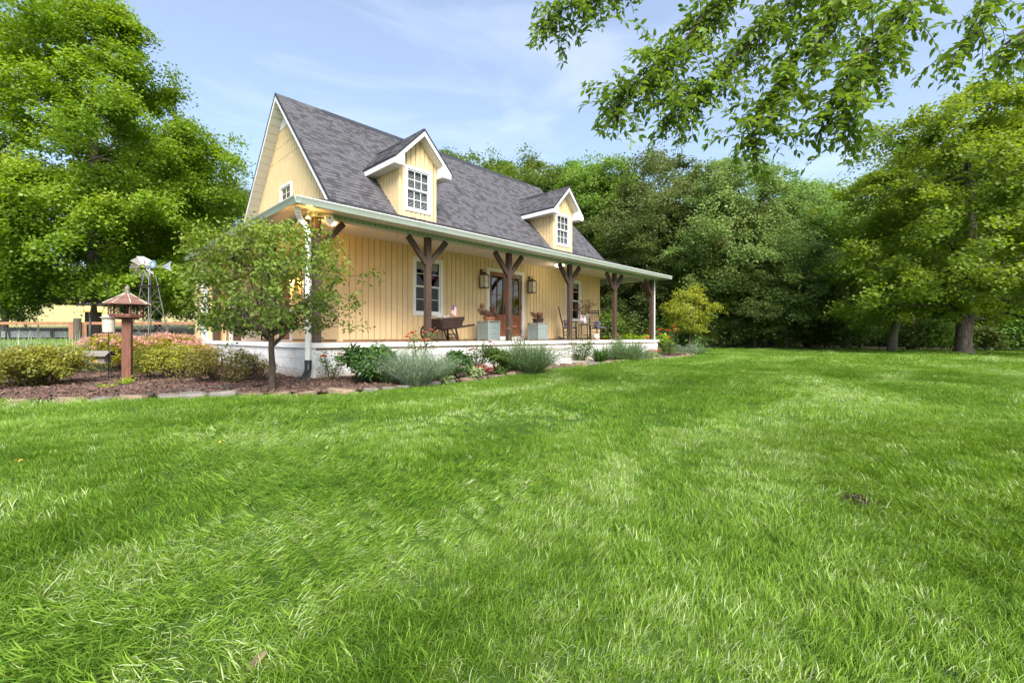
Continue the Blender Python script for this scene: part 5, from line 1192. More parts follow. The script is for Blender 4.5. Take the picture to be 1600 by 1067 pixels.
# gazebo bird feeder on a post
x, y, z = G(199, 7.75); f = empty('bird_feeder', (x, y, z), R(-20), label='gazebo shaped wooden bird feeder on a thick red brown post', cat='bird feeder')
mb = MB(); mb.box(-.062, .062, -.062, .062, -.05, 1.075); mb.build('post', M['redwood'], f, bevel=.004)
PH = R(22.5)
mb = MB(); mb.box(-.13, .13, -.13, .13, 1.076, 1.105); mb.lathe([(.235, 0), (.235, .025)], (0, 0, 1.106), 8, PH); fl = mb.build('tray', M['redwood'], f)
for k in range(8):
    a = PH+k*math.pi/4; b = a+math.pi/4; r0 = .235; p0 = (math.cos(a)*r0, math.sin(a)*r0); p1 = (math.cos(b)*r0, math.sin(b)*r0)
    mb = MB(); mb.bar((p0[0], p0[1], 1.146), (p1[0], p1[1], 1.146), .014, .03); mb.build('tray_rail', M['redwood'], f)
    cx_, cy_ = math.cos(a)*.215, math.sin(a)*.215; mb = MB(); mb.lathe([(.012, 0), (.017, .02), (.009, .04), (.016, .07), (.009, .10), (.016, .13), (.010, .16), (.016, .19), (.012, .21)], (cx_, cy_, 1.13), 8); mb.build('baluster', M['redwood'], f, smooth=True)
    # two courses of roof boards per facet
    for (ra, za, rb, zb) in ((.315, 1.335, .17, 1.435), (.19, 1.432, .02, 1.525)):
        mb = MB(); q = lambda r_, aa, zz: (math.cos(aa)*r_, math.sin(aa)*r_, zz); e_ = .012
        mb.add([q(ra, a+e_, za), q(ra, b-e_, za), q(rb, b-e_, zb), q(rb, a+e_, zb), q(ra, a+e_, za-.014), q(ra, b-e_, za-.014), q(rb, b-e_, zb-.014), q(rb, a+e_, zb-.014)], [(0, 1, 2, 3), (4, 7, 6, 5), (0, 4, 5, 1), (2, 6, 7, 3), (1, 5, 6, 2), (0, 3, 7, 4)]); mb.build('roof_board', M['roofwood'], f)
    mb = MB(); mb.tube([(math.cos(a)*.322, math.sin(a)*.322, 1.336), (math.cos(a)*.02, math.sin(a)*.02, 1.533)], .007, 5); mb.build('hip_strip', M['seedtube'], f)
mb = MB(); mb.lathe([(.055, 0), (.055, .20), (.10, .215)], (0, 0, 1.13), 12); mb.build('seed_hopper', M['clear'], f, smooth=True)
mb = MB(); mb.lathe([(.048, 0), (.048, .12)], (0, 0, 1.132), 12); mb.build('seed', M['whitepot'], f)
mb = MB(); mb.lathe([(.045, 0), (.05, .02), (.02, .035), (.03, .06), (.036, .085), (.028, .11), (.010, .125), (.012, .14), (.001, .15)], (0, 0, 1.52), 12); mb.build('finial', M['greywood'], f, smooth=True)
# shepherd hook with hanging feeders
x, y, z = G(170, 8.15); hk = empty('shepherd_hook', (x, y, z), R(-46), label='thin black double shepherd hook holding two feeders left of the gazebo feeder', cat='garden hook')
mb = MB(); mb.tube([(0, 0, -.05), (0, 0, .8), (-.01, 0, 1.62), (-.03, 0, 1.72), (-.06, 0, 1.76), (-.08, 0, 1.70)], .007, 6); mb.tube([(.0, 0, .55), (-.02, 0, .67), (-.08, 0, .73), (-.16, 0, .72), (-.19, 0, .64), (-.185, 0, .60)], .006, 6); mb.tube([(.05, 0, -.02), (.03, 0, .35), (0, 0, .7)], .006, 6); mb.build('pole', M['plasticb'], hk, smooth=True)
t = empty('tube_feeder', (x-.0, y, z+.82), 0, label='cream cylinder bird feeder with wide lid hanging on the hook', cat='bird feeder')
mb = MB(); mb.lathe([(.088, 0), (.088, .245)], (0, 0, .03), 16); mb.build('cylinder', M['seedtube'], t, smooth=False)
mb = MB(); mb.lathe([(.118, 0), (.122, .012), (.07, .035), (.02, .045)], (0, 0, .28), 16); mb.build('lid', M['whitepot'], t, smooth=True)
mb = MB(); mb.lathe([(.10, 0), (.10, .015)], (0, 0, .012), 16); mb.build('perch_tray', M['black'], t)
mb = MB(); mb.tube([(0, 0, .32), (0, 0, .85)], .004, 5); mb.build('hanger', M['plasticb'], t)
mb = MB(); mb.tube([(-.09, 0, .38), (-.09, 0, .52), (-.02, 0, .52)], .003, 4); 
bx = Vector((x, y, z))+Vector((CS, -CC, 0))*-.20
b = empty('birdhouse_feeder', (bx.x, bx.y, z+.30), R(-38), label='small weathered wooden covered feeder shaped like a cabin hanging low', cat='bird feeder')
mb = MB(); mb.box(-.19, .19, -.10, .10, 0, .018); mb.build('floor', M['greywood'], b)
for sx in (-1, 1):
    mb = MB(); mb.prism([(sx*.165, -.085, .0185), (sx*.165, .085, .0185), (sx*.165, .085, .14), (sx*.165, 0, .185), (sx*.165, -.085, .14)], (-sx*.012, 0, 0)); mb.build('end_wall', M['greywood'], b)
    for q in range(2):
        mb = MB(); y0, z0, y1, z1 = ((0, .205, sx*.075, .165), (sx*.068, .163, sx*.15, .12))[q]; mb.prism([(-.22, y0, z0), (.22, y0, z0), (.22, y1, z1), (-.22, y1, z1)], (0, 0, .012)); mb.build('roof_board', M['greywood'], b)
mb = MB(); mb.box(-.155, -.05, -.08, .08, .0185, .10); mb.box(.05, .155, -.08, .08, .0185, .10); mb.build('side_wall', M['greywood'], b)
mb = MB(); mb.box(-.045, .045, -.05, .05, .0185, .09); mb.build('suet_block', M['yellowpetal'], b)
mb = MB(); mb.tube([(0, 0, .20), (0, 0, .31)], .004, 5); mb.build('hanger', M['plasticb'], b)

# lamp post with three lit lanterns
x, y, z = G(141, 12.3); z = gz(x, y); lp = empty('lamp_post', (x, y, z), R(-46), label='black garden lamp post with three amber lit lanterns', cat='lamp post')
hp = 1.62-z
mb = MB(); mb.lathe([(.09, -.02), (.07, .05), (.035, .10), (.03, .2), (.028, hp)], (0, 0, 0), 10); mb.lathe([(.03, 0), (.055, .03), (.045, .07), (.015, .10)], (0, 0, hp), 10); mb.build('post', M['black'], lp, smooth=True)
for k, (dx, dy) in enumerate(((-.25, .0), (.08, -.16), (.20, .08))):
    mb = MB(); mb.tube([(0, 0, hp-.03), (dx*.4, dy*.4, hp+.05), (dx*.85, dy*.85, hp+.09), (dx, dy, hp+.06)], .009, 6); mb.build('arm', M['black'], lp)
    ln_ = MB(); ln_.lathe([(.088, 0), (.095, .012), (.06, .045), (.022, .065), (.014, .085)], (dx, dy, hp-.0), 8); ln_.lathe([(.055, 0), (.06, .012)], (dx, dy, hp-.165), 8)
    for q in range(6): a = q*math.pi/3; ln_.bar((dx+.07*math.cos(a), dy+.07*math.sin(a), hp+.0), (dx+.055*math.cos(a), dy+.055*math.sin(a), hp-.16), .007)
    o = ln_.build('lantern', M['black'], lp); mb = MB(); mb.lathe([(.048, 0), (.062, .145)], (dx, dy, hp-.15), 10); mb.build('lamp_glass', M['amber'], o, smooth=True)

# ornamental windmill
x, y = at(234, 14.2); z = gz(x, y); w = empty('windmill', (x, y, z), R(-62), label='small garden windmill with tapered steel lattice tower and white blades', cat='windmill')
base, tw_, HT = .42, .10, 2.15
cor = [(-1, -1), (1, -1), (1, 1), (-1, 1)]
lv = lambda f: base+(tw_-base)*f
for sx, sy in cor: mb = MB(); mb.tube([(sx*base, sy*base*.8, -.1), (sx*tw_, sy*tw_, HT)], .016, 6); mb.build('leg', M['windsteel'], w)
for f0, f1 in ((.03, .33), (.33, .6), (.6, .8)):
    for k in range(4):
        (ax, ay), (bx_, by_) = cor[k], cor[(k+1) % 4]; r0, r1 = lv(f0), lv(f1)
        mb = MB(); mb.tube([(ax*r1, ay*r1, HT*f1), (bx_*r1, by_*r1, HT*f1)], .009, 5); mb.tube([(ax*r0, ay*r0, HT*f0), (bx_*r1, by_*r1, HT*f1)], .004, 4); mb.tube([(bx_*r0, by_*r0, HT*f0), (ax*r1, ay*r1, HT*f1)], .004, 4); mb.build('cross_brace', M['windsteel'], w)
mb = MB(); mb.box(-.2, .2, -.2, .2, HT*.82, HT*.82+.03); mb.build('platform', M['black'], w)
mb = MB(); mb.tube([(0, 0, HT-.05), (0, 0, HT+.32)], .018, 8); mb.tube([(-.26, 0, HT+.22), (.75, 0, HT+.22)], .013, 6); mb.build('shaft', M['galv'], w)
mb = MB(); mb.lathe([(.03, -.03), (.035, 0), (.03, .03)], (0, 0, HT+.3), 8); mb.tube([(-.05, 0, HT+.26), (.07, 0, HT+.26)], .05, 10); mb.build('gearbox', M['galv'], w)
for k in range(9):
    a = 2*math.pi*k/9+.35; c, s = math.cos(a), math.sin(a); P = lambda r_, off, dx: (-.27+dx, c*r_-s*off, HT+.22+s*r_+c*off)
    mb = MB(); mb.add([P(.10, -.03, 0), P(.34, -.08, .02), P(.36, .08, -.09), P(.10, .03, -.04), P(.10, -.03, .006), P(.34, -.08, .026), P(.36, .08, -.084), P(.10, .03, -.034)], [(0, 1, 2, 3), (4, 7, 6, 5), (0, 4, 5, 1), (1, 5, 6, 2), (2, 6, 7, 3)]); mb.build('blade', M['whitepot'], w)
mb = MB(); n = 20; mb.prism([(.18+.13*math.cos(6.283*k/n), -.03, HT+.30+.13*math.sin(6.283*k/n)) for k in range(n)], (0, .006, 0)); dsc = mb.build('round_sign', mat('blue_sign', (.12, .22, .30), .5), w)
mb = MB(); mb.prism([(.18+(.075 if k % 2 == 0 else .03)*math.cos(6.283*k/10+.3), -.038, HT+.29+(.075 if k % 2 == 0 else .03)*math.sin(6.283*k/10+.3)) for k in range(10)], (0, .006, 0)); mb.build('star', M['white'], dsc)
mb = MB(); mb.prism([(.55, 0, HT+.24), (.90, 0, HT+.38), (.84, 0, HT+.22), (.90, 0, HT+.05), (.55, 0, HT+.20)], (0, .008, 0)); mb.build('tail_vane', M['galv'], w)

# fence with wire mesh
f = empty('fence', (*at(60, 17), gz(*at(60, 17))), 0, label='brown timber rail fence with square wire mesh running in front of the pool', cat='fence'); FL = np.array(f.location)
def fp(px, zz, Z=17.0): x, y = at(px, Z); return Vector((x, y, zz))-Vector(FL)
zt = 1.27
for a, b in ((-160, 0), (0, 115), (132, 305), (305, 420)):
    mb = MB(); mb.bar(fp(a, zt+.03), fp(b, zt+.03), .04, .10); mb.build('rail', M['fence'], f)
for px in (-160, -80, 0, 60, 200, 262, 330, 400):
    mb = MB(); mb.bar(fp(px, .1, 17.04), fp(px, zt-.03, 17.04), .07, .07) if px not in (60,) else mb.bar(fp(px, .1, 17.04), fp(px, zt-.03, 17.04), .05); mb.build('post', M['fencegrey'], f)
mb = MB(); mb.bar(fp(116, .05, 16.9), fp(116, zt+.06, 16.9), .30, .05); mb.build('post_board', M['fence'], f)
mb = MB(); mb.bar(fp(129, .05, 16.9), fp(129, zt+.06, 16.9), .22, .05); mb.build('post_board', M['fence'], f)
mb = MB(); P0 = fp(121, .0, 16.75); mb.tube([P0, P0+Vector((0, 0, 1.47))], .11, 10); mb.build('round_post', M['fencegrey'], f)
mb = MB()
for px in np.arange(-158, 420, 3.9): mb.tube([fp(px, .15, 16.98), fp(px, zt, 16.98)], .0035, 3, False)
for zz in np.arange(.25, zt, .10): mb.tube([fp(-160, zz, 16.98), fp(420, zz, 16.98)], .0035, 3, False)
o = mb.build('wire_mesh', M['wire'], f); o['kind'] = 'stuff'
# above-ground pool
x, y = at(50, 27.5); z = gz(x, y)-.0; p_ = empty('swimming_pool', (x, y, z), 0, label='round above ground pool with grey wall panels and dark top rail', cat='pool')
n = 30; PR = 7.2; hpz = 1.14-z
for k in range(n):
    a, b = 6.283*k/n, 6.283*(k+1)/n; mb = MB(); mb.add([(PR*math.cos(a), PR*math.sin(a), -.1), (PR*math.cos(b), PR*math.sin(b), -.1), (PR*math.cos(b), PR*math.sin(b), hpz), (PR*math.cos(a), PR*math.sin(a), hpz)], [(0, 1, 2, 3)]); mb.build('wall_panel', M['poolwall'], p_)
    mb = MB(); mb.bar((PR*1.004*math.cos(a), PR*1.004*math.sin(a), -.1), (PR*1.004*math.cos(a), PR*1.004*math.sin(a), hpz+.01), .13, .10); mb.build('upright', M['poolrail'], p_)
    mb = MB(); mb.bar((PR*math.cos(a), PR*math.sin(a), hpz+.02), (PR*math.cos(b), PR*math.sin(b), hpz+.02), .05, .16, up=(0, 0, 1)); mb.build('top_rail', M['poolrail'], p_)
mb = MB(); mb.lathe([(PR-.1, hpz-.25), (PR-.1, hpz-.22)], (0, 0, 0), 40); mb.build('water', mat('pool_water', (.05, .22, .28), .05, .05), p_)
# dark bench and stump beyond the fence
x, y = at(288, 19.0); z = gz(x, y)-.1; b = empty('bench', (x, y, z), R(-46), label='low dark slatted bench beyond the fence beside the porch', cat='bench')
for k in range(3): mb = MB(); mb.box(-.75, .75, -.2+k*.14, -.08+k*.14, 1.02-z, 1.06-z); mb.build('slat', M['black'], b)
for sx in (-.6, .6): mb = MB(); mb.box(sx-.04, sx+.04, -.18, .18, -.1, 1.02-z); mb.build('leg', M['black'], b)
x, y = at(259, 17.8); z = gz(x, y); b = empty('tool_bin', (x, y, z), R(-30), label='short dark wooden bin with upright handle by the windmill leg', cat='bin')
mb = MB(); mb.prism([(-.16, -.12, 0), (.16, -.12, 0), (.13, -.10, .48), (-.13, -.10, .48)], (0, .24, 0)); mb.build('body', M['rust'], b); mb = MB(); mb.tube([(0, 0, .4), (.02, 0, .68)], .018, 6); mb.build('handle', M['rust'], b)

# ------------------------------------------------------------------ porch things
PZ = DZ+.005
def lantern(x, label):
    e = empty('wall_lantern', (x, WY0-.012, 2.28), 0, label=label, cat='lantern', group='lanterns beside the front door'); B = M['bronze']; yc = -.15; w_ = .095
    mb = MB(); mb.box(-.045, .045, -.015, 0, .36, .58); mb.tube([(0, -.01, .52), (0, -.09, .56), (0, yc, .545)], .009, 6); mb.build('bracket', B, e)
    mb = MB(); mb.box(-w_-.012, w_+.012, yc-w_-.012, yc+w_+.012, 0, .022); mb.build('base', B, e)
    mb = MB(); a = w_+.02; b = .035; z0, z1 = .385, .455
    mb.add([(-a, yc-a, z0), (a, yc-a, z0), (a, yc+a, z0), (-a, yc+a, z0), (-b, yc-b, z1), (b, yc-b, z1), (b, yc+b, z1), (-b, yc+b, z1)], [(0, 1, 5, 4), (1, 2, 6, 5), (2, 3, 7, 6), (3, 0, 4, 7), (4, 5, 6, 7), (3, 2, 1, 0)]); mb.box(-b, b, yc-b, yc+b, z1, z1+.035); mb.build('roof', B, e)
    mb = MB()
    for sx in (-1, 1):
        for sy in (-1, 1): mb.box(sx*w_-.008, sx*w_+.008, yc+sy*w_-.008, yc+sy*w_+.008, .022, .385)
    mb.box(-w_, w_, yc-w_-.004, yc-w_+.004, .19, .2); mb.build('frame', B, e)
    mb = MB(); mb.tube([(-.04, yc, .49), (-.045, yc, .54), (0, yc, .575), (.045, yc, .54), (.04, yc, .49)], .005, 5, False); mb.build('ring', B, e)
    for sx, sy in ((0, -1), (-1, 0), (1, 0)):
        mb = MB(); q = w_-.004
        if sy: mb.add([(-q, yc-q, .03), (q, yc-q, .03), (q, yc-q, .38), (-q, yc-q, .38)], [(0, 1, 2, 3)])
        else: mb.add([(sx*q, yc-q, .03), (sx*q, yc+q, .03), (sx*q, yc+q, .38), (sx*q, yc-q, .38)], [(0, 1, 2, 3)])
        mb.build('pane', M['lampglass'], e)
lantern(9.40, 'bronze box lantern on the wall left of the french doors')
lantern(11.60, 'bronze box lantern on the wall right of the french doors')
# security light at the corner, ceiling lights
e = empty('security_light', (3.80, 8.50, 3.0), R(-20), label='white security light fixed under the beam at the near porch corner', cat='light')
mb = MB(); mb.box(-.05, .05, -.06, 0, -.0, .10); mb.build('mount', M['white'], e); mb = MB(); mb.prism([(-.08, -.06, .06), (.05, -.06, .09), (.10, -.06, -.02), (.02, -.06, -.14), (-.07, -.06, -.05)], (0, -.08, 0)); mb.build('housing', M['white'], e, bevel=.01); mb = MB(); mb.lathe([(.018, 0), (.018, .02)], (.01, -.15, .01)); mb.build('sensor', M['black'], e)
e = empty('ceiling_light', (12.15, 9.5, CZ-.012), 0, label='round flush ceiling light glowing above the rocking chairs', cat='ceiling light')
mb = MB(); mb.lathe([(.19, -.03), (.19, 0)], (0, 0, 0), 20); mb.build('rim', M['white'], e); mb = MB(); mb.lathe([(.06, -.10), (.13, -.085), (.17, -.05), (.18, -.031)], (0, 0, 0), 20); mb.build('lamp_glass', M['lampwhite'], e, smooth=True)
def lampat(p, en, c, r=.06):
    ld = bpy.data.lights.new('lamp', 'POINT'); ld.energy = en; ld.color = c; ld.shadow_soft_size = r; o = bpy.data.objects.new('lamp', ld); COL.objects.link(o); o.location = p; return o
lampat((12.15, 9.5, 3.08), 4, (1, .82, .58))
e = empty('ceiling_light', (4.25, 9.35, CZ-.012), 0, label='warm lit ceiling light inside the near porch corner', cat='ceiling light')
mb = MB(); mb.lathe([(.11, -.03), (.11, 0)], (0, 0, 0), 16); mb.build('rim', M['white'], e); mb = MB(); mb.lathe([(.03, -.12), (.075, -.10), (.095, -.05), (.1, -.031)], (0, 0, 0), 16); mb.build('lamp_glass', M['warmbulb'], e, smooth=True)
lampat((4.25, 9.35, 3.05), 5, (1, .52, .18), .1)
e = empty('flood_lamp', (3.42, 8.52, 2.99), 0, label='small warm flood lamp clipped under the soffit beside the downspout', cat='light')
mb = MB(); mb.tube([(0, 0, .14), (0, 0, .06)], .012, 6); mb.lathe([(.012, .07), (.03, .03), (.038, 0)], (0, 0, 0), 10); mb.build('housing', M['white'], e, smooth=True); mb = MB(); mb.lathe([(.033, -.012), (.034, -.002)], (0, 0, 0), 10); mb.build('bulb', M['warmbulb'], e)
lampat((3.44, 8.48, 2.93), 2.6, (1, .50, .14), .03)
e = empty('wall_lantern', (4.885, 13.0, 2.15), R(-90), label='lit amber lantern on the side wall behind the small tree', cat='lantern')
mb = MB(); mb.box(-.04, .04, -.02, 0, .05, .2); mb.lathe([(.06, 0), (.06, .012)], (0, -.10, 0), 8); mb.lathe([(.07, 0), (.02, .05)], (0, -.10, .2), 8); mb.build('frame', M['black'], e); mb = MB(); mb.lathe([(.045, .013), (.055, .2)], (0, -.10, 0), 8); mb.build('lamp_glass', M['warmbulb'], e)
lampat((4.7, 13.0, 2.25), 10, (1, .50, .15), .05)

# planters with dried hydrangeas
def planter(x0, y0, label, lab2, sd):
    rr = random.Random(sd); w_, h_ = .47, .54; e = empty('planter', (x0+w_/2, y0+w_/2, PZ), 0, label=label, cat='planter', group='sage planter boxes by the door'); a = w_/2
    for T_ in ((lambda u, o_, v: (u, -a-o_, v)), (lambda u, o_, v: (-a-o_, u, v)), (lambda u, o_, v: (a+o_, u, v)), (lambda u, o_, v: (u, a+o_, v))):
        for k in range(3):
            mb = MB(T_); z0 = .03+k*(h_-.05)/3; mb.box(-a+.03, a-.03, -.03, -.012, z0, z0+(h_-.05)/3-.006); mb.build('plank', M['planter'], e)
    for sx in (-1, 1):
        for sy in (-1, 1): mb = MB(); mb.box(min(sx*a, sx*(a-.055)), max(sx*a, sx*(a-.055)), min(sy*a, sy*(a-.055)), max(sy*a, sy*(a-.055)), 0, h_); mb.build('corner_post', M['planter'], e)
    mb = MB(); mb.box(-a-.012, a+.012, -a-.012, a+.012, h_+.001, h_+.022); mb.build('top', M['planter'], e)
    b = empty('flower_basket', (x0+w_/2+.02, y0+w_/2, PZ+h_+.024), 0, label=lab2, cat='flower basket')
    mb = MB(); mb.lathe([(.15, 0), (.19, .12), (.20, .125), (.185, .13)], (0, 0, 0), 16); mb.build('basket', M['terracotta'] if sd == 1 else M['rust'], b, smooth=False)
    sp = [(rr.uniform(-.20, .22), rr.uniform(-.14, .14), rr.uniform(.17, .33)) for _ in range(11)]
    if sd == 1: sp += [(-.30, -.02, .42), (-.33, .02, .30), (.10, 0, .36), (.16, -.08, .33)]
    rng = np.random.default_rng(sd)
    for c in sp:
        mb = MB(); mb.tube([(c[0]*.4, c[1]*.4, .08), c], .004, 4); mb.build('stem', M['rust'], b)
        n = 150; off = unit(rng.normal(0, 1, (n, 3))); Rr = .075*(.8+.5*rng.random()); P = np.array(c)+off*Rr*(.7+.3*rng.random((n, 1)))
        V, Fc, T_ = leaf_geo(P, off, unit(rng.normal(0, 1, (n, 3))), .032, .028, rng, 0, rng.random(n)); link('flower_head', npmesh('flower_head', V, Fc, M['brownflower'], T_), b)
planter(8.78, 9.40, 'sage painted wooden planter box left of the french doors', 'terracotta basket of dried brown hydrangeas on the left planter', 1)
planter(10.95, 9.40, 'sage painted wooden planter box right of the french doors', 'dark basket of dried hydrangeas on the right planter', 2)

# rustic wheelbarrow
e = empty('wheelbarrow', (7.56, 9.70, PZ), 0, label='antique dark wooden wheelbarrow with straw below the first window', cat='wheelbarrow')
W_ = M['rust']
for sx in (-1, 1):
    mb = MB(); mb.bar((-.95, sx*.10, .26), (.98, sx*.30, .50), .045, .06); mb.build('handle', W_, e)
    mb = MB(); mb.bar((.20, sx*.20, .38), (.28, sx*.24, 0), .045, .05); mb.bar((.02, sx*.18, .36), (.22, sx*.24, .05), .03, .03); mb.build('leg', W_, e)
for zz in (.10, .20): mb = MB(); mb.bar((.25, -.22, zz), (.25, .22, zz), .03); mb.build('rung', W_, e)
for k, (y0, y1) in enumerate(((-.24, -.285), (.24, .285))):
    for j in range(3):
        z0 = .41+j*.105; s0, s1 = -.42-.04*j, .38+.05*j
        mb = MB(); mb.prism([(s0, y0+(y1-y0)*j/2, z0-.06), (s1, y0+(y1-y0)*j/2, z0+.0), (s1+.02, y0+(y1-y0)*(j+1)/2, z0+.10), (s0-.02, y0+(y1-y0)*(j+1)/2, z0+.04)], (0, .02*(1 if k else -1), 0)); mb.build('side_board', W_, e)
mb = MB(); mb.prism([(-.43, -.24, .36), (.37, -.24, .42), (.37, .24, .42), (-.43, .24, .36)], (0, 0, .02)); mb.build('floor_board', W_, e)
mb = MB(); mb.prism([(.39, -.25, .40), (.39, .25, .40), (.50, .29, .74), (.50, -.29, .74)], (.02, 0, 0)); mb.build('end_board', W_, e); mb = MB(); mb.prism([(-.44, -.25, .36), (-.44, .25, .36), (-.55, .29, .66), (-.55, -.29, .66)], (-.02, 0, 0)); mb.build('end_board', W_, e)
mb = MB(); n = 18
for k in range(n):
    a, b = 6.283*k/n, 6.283*(k+1)/n; mb.add([(-.92+.23*math.cos(a), s, .25+.23*math.sin(a)) for s in (-.025, .025)]+[(-.92+.23*math.cos(b), s, .25+.23*math.sin(b)) for s in (.025, -.025)]+[(-.92+.19*math.cos(a), s, .25+.19*math.sin(a)) for s in (-.025, .025)]+[(-.92+.19*math.cos(b), s, .25+.19*math.sin(b)) for s in (.025, -.025)], [(0, 1, 2, 3), (4, 7, 6, 5), (0, 3, 7, 4), (1, 5, 6, 2)])
for k in range(4): a = k*math.pi/4; mb.bar((-.92+.2*math.cos(a), 0, .25+.2*math.sin(a)), (-.92-.2*math.cos(a), 0, .25-.2*math.sin(a)), .025)
mb.build('wheel', W_, e)
rng = np.random.default_rng(4); n = 900; P = np.stack([rng.uniform(-.50, .46, n), rng.uniform(-.26, .26, n), .66+rng.normal(0, .025, n)], 1); V, Fc, T_ = leaf_geo(P, unit(rng.normal(0, 1, (n, 3))+np.array((0, 0, 1))), unit(rng.normal(0, 1, (n, 3))), .10, .006, rng, 0, rng.random(n)); o = link('straw', npmesh('straw', V, Fc, M['straw'], T_), e); o['kind'] = 'stuff'
mb = MB(); rr = random.Random(4)
for k in range(22): mb.blob((-.12+rr.gauss(0, .13), rr.gauss(0, .08), .72+rr.gauss(0, .02)), (.04, .03, .03), 6, 4, .4, rr)
o = mb.build('pale_flowers', M['curtain'], e); o['kind'] = 'stuff'
def flag(loc, rz, h, tilt, label, fw=.16, fh=.24):
    e = empty('flag', loc, rz, label=label, cat='flag'); e.rotation_euler = (0, tilt, rz)
    mb = MB(); mb.tube([(0, 0, 0), (0, 0, h)], .005, 6); mb.build('pole', M['straw'], e)
    nu, nv = 6, 13; vs = []
    for i in range(nu+1):
        for j in range(nv+1):
            u, v = i/nu, j/nv; vs.append((.005+fw*u*(.75+.1*v), .02*math.sin(u*7+v*2)*u, h-.01-fh*v-.05*u*u))
    mr, mw, mbl = MB(), MB(), MB()
    for i in range(nu):
        for j in range(nv):
            q = [vs[i*(nv+1)+j], vs[(i+1)*(nv+1)+j], vs[(i+1)*(nv+1)+j+1], vs[i*(nv+1)+j+1]]; (mbl if (j < 6 and i < 3) else (mr if j % 2 == 0 else mw)).add(q, [(0, 1, 2, 3)])
    mr.build('red_stripes', M['flagred'], e); mw.build('white_stripes', M['flagwhite'], e); c = mbl.build('blue_field', M['flagblue'], e)
    st = MB()
    for i in range(5):
        for j in range(4):
            cx, cz = .012+i*.0115*fw/.16, h-.02-j*fh*.1; st.prism([(cx+(.005 if k % 2 == 0 else .002)*math.sin(k*math.pi/5), -.012, cz+(.005 if k % 2 == 0 else .002)*math.cos(k*math.pi/5)) for k in range(10)], (0, .001, 0))
    o = st.build('stars', M['flagwhite'], c); o['kind'] = 'stuff'; return e
flag((7.52, 9.52, PZ+.58), R(-44), .38, R(8), 'small stars and stripes flag standing in the wheelbarrow straw')

e = [o for o in COL.objects if o.name.startswith('wheelbarrow')][0]; e.scale = (.74, .9, .88)
# rocking chairs
def rocker(loc, rz, label):
    e = empty('rocking_chair', loc, rz, label=label, cat='rocking chair', group='black porch rocking chairs'); B = M['black']   # faces local -y
    for s in (-1, 1):
        pts = [(s*.25, -.42+.84*i/10, .025+.16*((i/10-.45)*1.35)**2) for i in range(11)]
        mb = MB()
        for a, b in zip(pts[:-1], pts[1:]): mb.bar(a, b, .032, .045)
        mb.build('rocker', B, e)
        mb = MB(); mb.tube([(s*.25, -.24, .05), (s*.25, -.23, .42), (s*.25, -.225, .62)], .02, 8); mb.build('front_leg', B, e, smooth=True)
        mb = MB(); mb.tube([(s*.23, .20, .05), (s*.23, .22, .42), (s*.235, .38, 1.12)], [.02, .02, .017], 8); mb.blob((s*.235, .385, 1.14), (.02, .02, .025)); mb.build('back_post', B, e, smooth=True)
        mb = MB(); mb.prism([(s*.25-.045, -.30, .62), (s*.25+.045, -.30, .62), (s*.25+.03, .28, .645), (s*.25-.03, .28, .645)], (0, 0, .022)); mb.build('armrest', B, e)
        for zz in (.18, .29): mb = MB(); mb.tube([(s*.25, -.235, zz), (s*.23, .21, zz)], .010, 6); mb.build('rung', B, e)
    for zz in (.17, .27): mb = MB(); mb.tube([(-.25, -.235, zz), (.25, -.235, zz)], .010, 6); mb.build('rung', B, e)
    mb = MB(); mb.box(-.26, .26, -.26, .22, .405, .43); mb.build('seat', B, e, bevel=.008)
    for zz, hh in ((.50, .03), (1.00, .05), (1.08, .035)):
        yy = .22+.16*(zz-.42)/.7; mb = MB(); mb.box(-.225, .225, yy-.01, yy+.01, zz, zz+hh); mb.build('back_rail', B, e)
    for i in range(7): xx = -.17+.34*i/6; mb = MB(); mb.tube([(xx, .245, .52), (xx, .355, 1.01)], .007, 5); mb.build('spindle', B, e)
    return e
c1 = rocker((13.05, 9.75, PZ), R(38), 'black rocking chair seen from the side behind the third post')
c2 = rocker((14.62, 9.55, PZ), R(-22), 'black rocking chair with tall back facing the lawn near the fourth post')
def cushion(parentless, loc, rz, label, back=True):
    e = empty('cushion', loc, rz, label=label, cat='cushion'); mb = MB(); n = 8; vs = []
    for i in range(n+1):
        for j in range(n+1):
            u, v = i/n*2-1, j/n*2-1; hh = .05*(max(0, 1-abs(u)**4)*max(0, 1-abs(v)**4))**.5; vs.append((u*.23, v*.22, .012+hh))
    lo = [(x_, y_, .005) for x_, y_, z_ in vs]; N1 = len(vs); fs = [(i*(n+1)+j, (i+1)*(n+1)+j, (i+1)*(n+1)+j+1, i*(n+1)+j+1) for i in range(n) for j in range(n)]
    mb.add(vs+lo, fs+[tuple(N1+q for q in f_[::-1]) for f_ in fs]); mb.build('seat_pad', M['cloth'], e, smooth=True)
    mb = MB(); mb.blob((.04, .15, .17), (.17, .06, .14), 12, 8); mb.build('pillow', M['cloth'], e, smooth=True)
cushion(0, (13.05, 9.75, PZ+.43), R(38), 'dark grey cushions on the side-on rocking chair'); cushion(0, (14.62, 9.55, PZ+.43), R(-22), 'purple grey cushions on the rocking chair facing the lawn')
e = empty('side_table', (13.95, 9.75, PZ), R(20), label='small black side table between the rocking chairs', cat='table')
mb = MB(); mb.box(-.19, .19, -.19, .19, .55, .575); mb.build('tabletop', M['black'], e)
for sx in (-1, 1):
    for sy in (-1, 1): mb = MB(); mb.bar((sx*.15, sy*.15, .55), (sx*.17, sy*.17, 0), .028); mb.build('leg', M['black'], e)
    mb = MB(); mb.bar((sx*.16, -.16, .18), (sx*.16, .16, .18), .02); mb.build('stretcher', M['black'], e)
e = empty('milk_can', (13.95, 9.75, PZ+.577), 0, label='small grey metal can of dried stems on the side table', cat='flower can')
